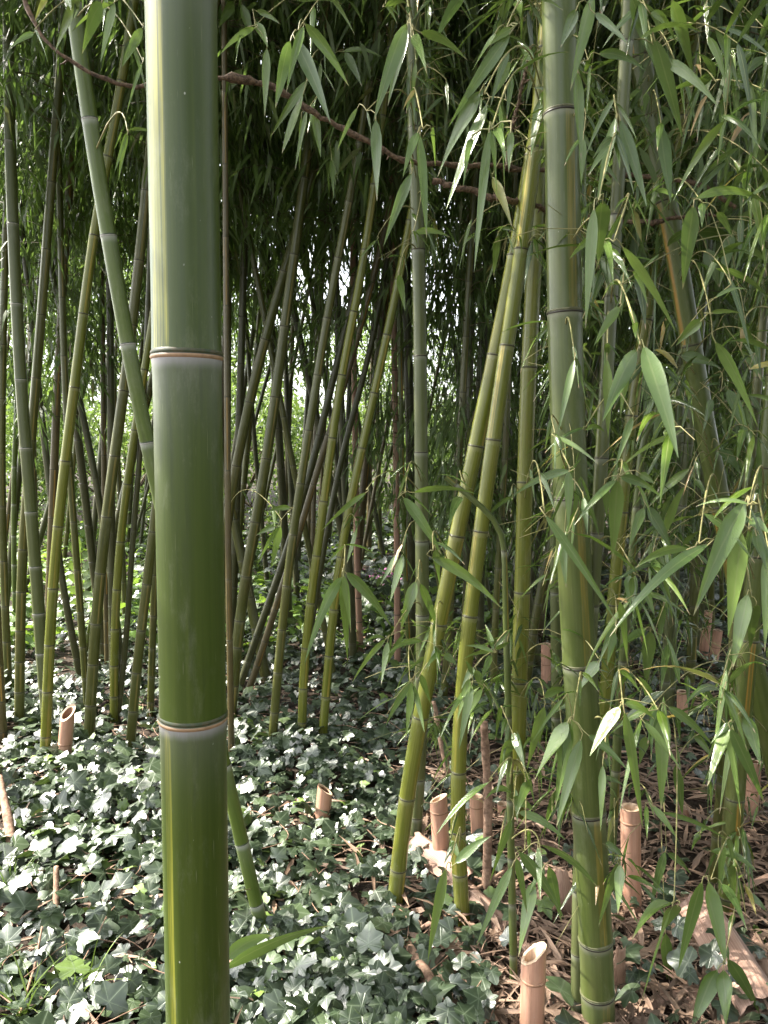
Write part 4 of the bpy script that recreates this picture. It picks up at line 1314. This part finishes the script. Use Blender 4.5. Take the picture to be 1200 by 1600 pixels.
LE[(800, 1060)] = [(260, 200, 100, 480, 75, .68), (150, 130, 70, 420, 60, .75), (270, 200, 200, 600, 70, .45), (320, 280, 205, 690, 65, .7), (500, 130, 360, 360, 70, .6), (520, 150, 605, 690, 55, .74), (350, 260, 540, 430, 45, .45), (700, 140, 690, 610, 80, .68), (720, 130, 930, 310, 50, .4), (520, 120, 660, 190, 45, .6), (610, 200, 780, 420, 40, .93), (840, 250, 930, 370, 40, .6), (1000, 220, 905, 500, 60, .7), (1010, 230, 1170, 580, 65, .38), (1000, 240, 1060, 640, 40, .6), (1080, 170, 1150, 400, 70, .4), (30, 620, 250, 750, 45, .45), (30, 800, 240, 1110, 60, .4), (20, 830, 70, 1090, 40, .5), (100, 940, 30, 1290, 70, .7), (170, 870, 230, 1130, 55, .55), (130, 770, 400, 970, 45, .4), (120, 780, 130, 1030, 35, .5), (490, 850, 400, 1150, 40, .75), (500, 860, 490, 1090, 55, .65), (430, 770, 520, 830, 40, .6), (710, 800, 640, 1060, 45, .35), (720, 810, 830, 910, 35, .4), (880, 940, 770, 1350, 65, .5), (910, 940, 990, 1330, 75, .68), (740, 1040, 555, 1210, 55, .75), (770, 1050, 690, 1180, 60, .6), (710, 1180, 730, 1450, 60, .5), (740, 1060, 600, 1500, 20, .88), (1000, 870, 1060, 1060, 60, .6), (970, 950, 1090, 1170, 45, .4), (920, 800, 1140, 900, 45, .45), (1000, 1300, 1150, 1560, 70, .35), (950, 1350, 830, 1620, 85, .45), (980, 1350, 990, 1620, 80, .6), (1090, 1160, 985, 1240, 30, .7), (420, 400, 410, 710, 40, .7), (0, 560, 100, 610, 60, .65), (650, 590, 770, 750, 35, .6), (620, 590, 625, 750, 25, .6), (260, 210, 230, 420, 50, .5), (80, 480, 20, 640, 50, .65), (1090, 1140, 1190, 1260, 50, .5), (870, 720, 830, 800, 30, .7), (620, 270, 590, 400, 50, .65), (760, 400, 790, 640, 50, .5), (690, 620, 1000, 750, 26, .55), (240, 90, 90, 300, 22, .7), (150, 90, 260, 60, 45, .65), (0, 250, 60, 420, 45, .6), (1090, 1000, 1180, 1080, 40, .4)]
LE[(400, 540)] = [(400, 1070, 225, 1470, 55, .5), (400, 1070, 425, 1470, 50, .6), (405, 1060, 440, 1330, 40, .75), (415, 1050, 625, 1300, 60, .45), (680, 700, 860, 970, 60, .42), (810, 980, 1140, 1220, 60, .72), (730, 680, 1030, 690, 32, .45), (680, 970, 620, 1190, 45, .6), (740, 1090, 670, 1320, 60, .55), (760, 1100, 850, 1330, 45, .5), (115, 835, 70, 1030, 40, .8), (110, 840, 0, 1030, 35, .5), (90, 840, 0, 880, 30, .5), (510, 680, 300, 860, 30, .5), (470, 840, 420, 1010, 40, .65), (160, 750, 50, 770, 30, .5), (950, 700, 890, 850, 50, .35), (660, 960, 575, 1110, 30, .5), (830, 940, 850, 1110, 40, .6), (600, 1360, 445, 1560, 30, .75), (610, 1370, 580, 1570, 35, .7), (600, 1355, 500, 1380, 22, .75), (770, 1370, 600, 1440, 30, .5), (1185, 700, 1060, 800, 25, .4), (1100, 1420, 970, 1390, 25, .7), (1100, 1420, 960, 1450, 25, .75), (1100, 1410, 1060, 1290, 30, .7), (1110, 1400, 1185, 1310, 28, .7), (1110, 1410, 1180, 1370, 25, .7), (1090, 1430, 1040, 1560, 35, .6), (860, 1410, 780, 1500, 28, .5), (1010, 1490, 950, 1590, 40, .7), (1020, 1500, 1050, 1600, 45, .7), (870, 1430, 930, 1480, 40, .6), (660, 700, 720, 560, 14, .7), (990, 660, 830, 600, 10, .8), (690, 1330, 560, 1560, 25, .65)]
LE[(400, 1060)] = [(720, 10, 600, 220, 40, .6), (720, 20, 695, 280, 35, .65), (730, 30, 780, 250, 40, .55), (760, -20, 810, 120, 35, .6), (990, 0, 930, 200, 40, .7), (1000, 30, 940, 330, 45, .75), (1050, 50, 945, 240, 40, .6), (880, 880, 795, 1310, 55, .7), (920, 860, 1090, 730, 50, .4), (900, 750, 945, 850, 40, .5), (1080, 480, 830, 730, 30, .55), (1190, 280, 1120, 450, 60, .6), (1185, 530, 1060, 560, 35, .6), (1185, 650, 1080, 950, 40, .5), (1185, 870, 1020, 1240, 50, .5), (1100, 970, 980, 1160, 35, .6), (980, 40, 850, 280, 26, .6), (640, 90, 470, 200, 8, .8)]

NEARKEYS = ['big', 'third', 'pair_l', 'pair_r', 'arch', 'slant', 'foot_a', 'whip', 'leafhid', 'twin', 'pole', 'rear_a']
LEFTKEYS = ['bent', 'mid_c', 'mid_d', 'pole']
leaves = []
for (ox, oy), lst in LE.items():
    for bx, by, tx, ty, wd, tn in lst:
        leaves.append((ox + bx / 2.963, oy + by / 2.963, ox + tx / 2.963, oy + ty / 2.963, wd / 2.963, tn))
clusters = []
for lf in leaves:
    for c in clusters:
        if math.hypot(lf[0] - c[0][0], lf[1] - c[0][1]) < 42 and len(c) < 9:
            c.append(lf)
            break
    else:
        clusters.append([lf])

LEAFROW = 9


def bez(p0, p1, p2, n):
    t = np.linspace(0, 1, n)[:, None]
    return (1 - t) ** 2 * p0 + 2 * t * (1 - t) * p1 + t * t * p2


def culm_at_py(key, py):
    ax = CULM[key]['ax']
    P = np.array([project(p) for p in ax if (p - CAM) @ FWD > 0.2])
    o = np.argsort(P[:, 1])
    return np.interp(py, P[o, 1], P[o, 0]), np.interp(py, P[o, 1], P[o, 2])


def attach_py(key, py):
    ax = CULM[key]['ax']
    P = np.array([project(p)[1] if (p - CAM) @ FWD > 0.2 else -9e3 for p in ax])
    o = np.argsort(P)
    p = np.array([np.interp(py, P[o], ax[o, k]) for k in range(3)])
    if p[2] < 0.15:
        p = culm_point_z(key, 0.15)
    return p


def attach(key, z):
    return culm_point_z(key, z)


for c in clusters:
    cx = np.mean([l[0] for l in c])
    cy = np.mean([l[1] for l in c])
    keys = NEARKEYS if cx > 560 else LEFTKEYS
    if cy < 1000:
        keys = [k for k in keys if k not in ('whip', 'leafhid')]
    best = min(keys, key=lambda k: abs(culm_at_py(k, cy)[0] - cx) + random.uniform(0, 40) + (60 if k in ('slant', 'rear_a', 'pole') and cx > 860 else 0))
    dk = culm_at_py(best, cy)[1]
    Lmax = max(math.hypot(l[2] - l[0], l[3] - l[1]) for l in c)
    d = min(0.165 * FPX / Lmax, dk - random.uniform(0.08, 0.35))
    d = max(d, 0.95)
    root = CULM[best]['root']
    o0 = CULM[best]['ax'][0]
    C = at_depth(cx, cy - 4, d + 0.01)
    g, tw = Geo(), Geo()
    for l in c:
        db = d + random.uniform(-0.02, 0.03)
        dtip = d + random.gauss(0.0, 0.05)
        B = at_depth(l[0], l[1], db)
        Tp = at_depth(l[2], l[3], max(dtip, 0.85))
        L = np.linalg.norm(Tp - B)
        v = unit(Tp - B)
        vd = unit((B + Tp) / 2 - CAM)
        side = unit(np.cross(v, vd))
        nrm = np.cross(side, v)
        a = random.gauss(0, 0.5)
        side2 = side * math.cos(a) + nrm * math.sin(a)
        W = l[4] / FPX * d / max(0.7, math.cos(a)) * 0.86
        horiz = 1 - abs(v[2])
        arch = np.array([0, 0, 1.0]) * L * (0.03 + 0.12 * horiz) * random.uniform(0.5, 1.3) + vd * -L * random.uniform(-0.03, 0.07)
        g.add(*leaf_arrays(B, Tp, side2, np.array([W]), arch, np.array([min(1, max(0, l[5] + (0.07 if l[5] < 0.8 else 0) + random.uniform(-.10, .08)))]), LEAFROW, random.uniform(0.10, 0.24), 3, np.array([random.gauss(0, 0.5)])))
        pet = B - v * 0.01
        tw.tube([C, (C + pet) / 2 + [0, 0, 0.004], pet, B + v * 0.004], [0.0009, 0.0009, 0.0010, 0.0008], 5)
    A0 = attach_py(best, cy + random.uniform(-70, 30))
    midp = (A0 + C) / 2 + np.array([random.uniform(-.05, .05), random.uniform(-.05, .05), 0.10 + 0.05 * np.linalg.norm(A0 - C)])
    P = bez(A0, midp, C, 12)
    rr = np.linspace(0.0022, 0.0010, 12)
    rr[[3, 6, 9]] *= 1.6
    tw.tube(P, rr, 6)
    # small companions along the twig
    k = random.randint(1, 4)
    for i in range(k):
        q = P[random.randint(4, 11)]
        dr = unit(P[-1] - P[-4]) * 0.5 + rng.normal(0, 0.6, 3)
        rand_leaves(g, q[None], dr[None] - [[0, 0, 0.5]], np.array([random.uniform(0.05, 0.11)]), random.uniform(0.009, 0.016), 0.2, tones(1), 7)
    b_ = link('branch', tw.build('branch', M['twig'], o0), root)
    link('foliage', g.build('foliage', M['leaf'], o0), b_)

# filler sprays behind the traced leaves at the right
NR = 390
for i in range(490):
    cx = random.uniform(850, 1215) if i < NR else random.uniform(640, 860)
    cy = random.uniform(-20, 1560) if i < NR else random.choice([random.uniform(-20, 420), random.uniform(1000, 1500)])
    key = min(['big', 'arch', 'slant', 'foot_a', 'rear_a', 'rear_b', 'rear_c', 'foot_b'] if i < NR else ['pair_l', 'pair_r', 'third', 'pole'], key=lambda k: abs(culm_at_py(k, cy)[0] - cx) + random.uniform(0, 60))
    dk = culm_at_py(key, cy)[1]
    gd = 1.5 / max(1e-3, -ray(cx, cy)[2]) if ray(cx, cy)[2] < 0 else 9
    d = min(dk + random.uniform(-0.15, 0.9), gd - 0.12)
    root = CULM[key]['root']
    o0 = CULM[key]['ax'][0]
    C = at_depth(cx, cy, d)
    if C[2] < 0.12:
        continue
    if any(abs(cx - culm_at_py(k, cy)[0]) < 38 and d < culm_at_py(k, cy)[1] + 0.1 for k in ('big', 'arch', 'pair_l', 'pair_r')) and random.random() < 0.88:
        continue
    g, tw = Geo(), Geo()
    A0 = attach_py(key, cy + random.uniform(-90, 50))
    P = bez(A0, (A0 + C) / 2 + np.array([0, 0, 0.12]), C, 10)
    tw.tube(P, np.linspace(0.002, 0.001, 10), 5)
    n = random.randint(8, 16)
    ii = rng.integers(4, 10, n)
    B = P[ii] + rng.normal(0, 0.012, (n, 3))
    dr = unit(P[-1] - P[-3])[None] * 0.5 + rng.normal(0, 0.65, (n, 3))
    dr[:, 2] -= rng.uniform(-0.2, 1.0, n)
    rand_leaves(g, B, dr, rng.uniform(0.07, 0.17, n), rng.uniform(0.008, 0.018, n), 0.15, tones(n, 0.95, 0.04), 7)
    for k in range(2):
        q = P[random.randint(3, 9)]
        e = q + unit(rng.normal(0, 1, 3) + np.array([0, 0, -0.2])) * random.uniform(0.08, 0.22)
        tw.tube([q, (q + e) / 2 + [0, 0, 0.015], e], [0.0010, 0.0009, 0.0007], 4)
    b_ = link('branch', tw.build('branch', M['twig'], o0), root)
    link('foliage', g.build('foliage', M['leaf'], o0), b_)

# larger nearer sprays reaching in from the culms at the right
for i in range(62):
    cx, cy = random.uniform(965, 1230), random.uniform(-20, 1150)
    if abs(cx - culm_at_py('arch', cy)[0]) < 45:
        continue
    key = random.choice(['arch', 'arch', 'foot_a', 'slant', 'rear_a'])
    d = random.uniform(1.35, 2.0)
    root = CULM[key]['root']
    o0 = CULM[key]['ax'][0]
    C = at_depth(cx, cy, d)
    if C[2] < 0.2:
        continue
    g, tw = Geo(), Geo()
    A0 = attach_py(key, cy + random.uniform(-90, 50))
    P = bez(A0, (A0 + C) / 2 + np.array([0, 0, 0.15]), C, 14)
    tw.tube(P, np.linspace(0.0022, 0.001, 14), 5)
    n = random.randint(4, 9)
    ii = rng.integers(9, 14, n)
    B = P[ii] + rng.normal(0, 0.006, (n, 3))
    dr = unit(P[-1] - P[-3])[None] * 0.6 + rng.normal(0, 0.6, (n, 3))
    dr[:, 2] -= rng.uniform(-0.3, 0.9, n)
    rand_leaves(g, B, dr, rng.uniform(0.09, 0.18, n), rng.uniform(0.011, 0.020, n), 0.2, tones(n, 0.95, 0.03), 9)
    for k in range(3):
        q = P[random.randint(5, 13)]
        e = q + unit(rng.normal(0, 1, 3)) * random.uniform(0.06, 0.18)
        tw.tube([q, (q + e) / 2 + [0, 0, 0.012], e], [0.0010, 0.0009, 0.0006], 4)
    b_ = link('branch', tw.build('branch', M['twig'], o0), root)
    link('foliage', g.build('foliage', M['leaf'], o0), b_)

# the one large leaf low at the foot of the front culm (a low shoot of the bent green culm)
o0 = CULM['bent']['ax'][0]
g, tw = Geo(), Geo()
B, Tp = at_depth(350, 1516, 1.5), at_depth(516, 1446, 1.45)
g.add(*leaf_arrays(B, Tp, unit(np.array([0.05, -0.35, 1.0])), np.array([0.032]), np.array([0, 0, 0.012]), np.array([0.42]), 10, 0.12, 3))
B2, T2 = at_depth(352, 1500, 1.55), at_depth(425, 1462, 1.6)
g.add(*leaf_arrays(B2, T2, unit(np.array([0.1, 0.5, 0.9])), np.array([0.03]), np.array([0, 0, 0.012]), np.array([0.75]), 9, 0.12, 3))
q = attach('bent', 0.12)
tw.tube(bez(q, (q + B) / 2 + np.array([-0.1, 0, 0.08]), B, 10), 0.0014, 5)
b_ = link('branch', tw.build('branch', M['twig'], o0), CULM['bent']['root'])
link('foliage', g.build('foliage', M['leaf'], o0), b_)

# seedling with broad bright leaves behind the left clump
b = gp(128, 1010)
e = empty('seedling', b, 'bright green pinnate seedling glowing behind the left clump', 'plant')
g, tw = Geo(), Geo()
stemP = np.array([b, on_plane(130, 930, b[1], 0), on_plane(126, 850, b[1], 0)])
tw.tube(catmull(stemP, 10), np.linspace(0.006, 0.002, 10), 6)
for (bx, by, tx, ty, wd) in [(126, 872, 148, 862, 14), (126, 880, 108, 850, 16), (127, 890, 153, 876, 15), (125, 893, 102, 880, 14), (127, 905, 155, 890, 16), (125, 908, 101, 900, 14), (128, 918, 152, 908, 14), (126, 925, 104, 922, 13), (126, 862, 122, 838, 16), (128, 930, 148, 932, 13), (126, 940, 108, 944, 12)]:
    B, Tp = on_plane(bx, by, b[1], 0), on_plane(tx, ty, b[1] - 0.05, 0)
    g.add(*leaf_arrays(B, Tp, np.array([0, 0.35, 1.0]), np.array([wd / FPX * b[1]]), np.array([0, 0, 0.01]), np.array([0.9]), 7, 0.08, 3))
link('stem', tw.build('stem', M['twig'], b), e)
link('foliage', g.build('foliage', M['leaf_tree'], b), e)
# pink flowers in the far gap
b = gp(598, 960)
e = empty('flowering_plant', b, 'low plant with small pink flowers in the far gap at the centre', 'plant')
g, pt_ = Geo(), Geo()
n = 60
B = b + np.stack([rng.normal(0, 0.12, n), rng.normal(0, 0.1, n), rng.uniform(0, 0.32, n)], 1)
rand_leaves(g, B, rng.normal(0, 1, (n, 3)), 0.09, 0.04, 0.1, rng.random(n), 4)
n = 40
B = on_plane(600, 898, b[1], 0) + np.stack([rng.normal(0, 0.10, n), rng.normal(0, 0.06, n), rng.normal(0, 0.025, n)], 1)
rand_leaves(pt_, B, rng.normal(0, 1, (n, 3)), 0.03, 0.02, 0.1, 0.5, 4)
link('leaves', g.build('leaves', M['leaf_tree'], b), e)
link('flower', pt_.build('flower', M['petal'], b), e)

# grass tufts lower left
for (px_, py_, lab) in [(45, 1590, 'thin grass tuft in the bottom left corner'), (20, 1400, 'small grass tuft at the left border among the ivy'), (120, 1560, 'sparse grass tuft in the ivy near the bottom left')]:
    b = gp(px_, py_)
    g = Geo()
    n = 16
    dr = rng.normal(0, 0.5, (n, 3))
    dr[:, 2] = 1.0
    rand_leaves(g, np.repeat(b[None], n, 0) + rng.normal(0, 0.02, (n, 3)) * [1, 1, 0], dr, rng.uniform(0.12, 0.26, n), 0.005, 0.25, rng.uniform(0.6, 0.9, n), 7)
    tag(link('grass_tuft', g.build('grass_tuft', M['leaf'], b), None, b), lab, 'grass')
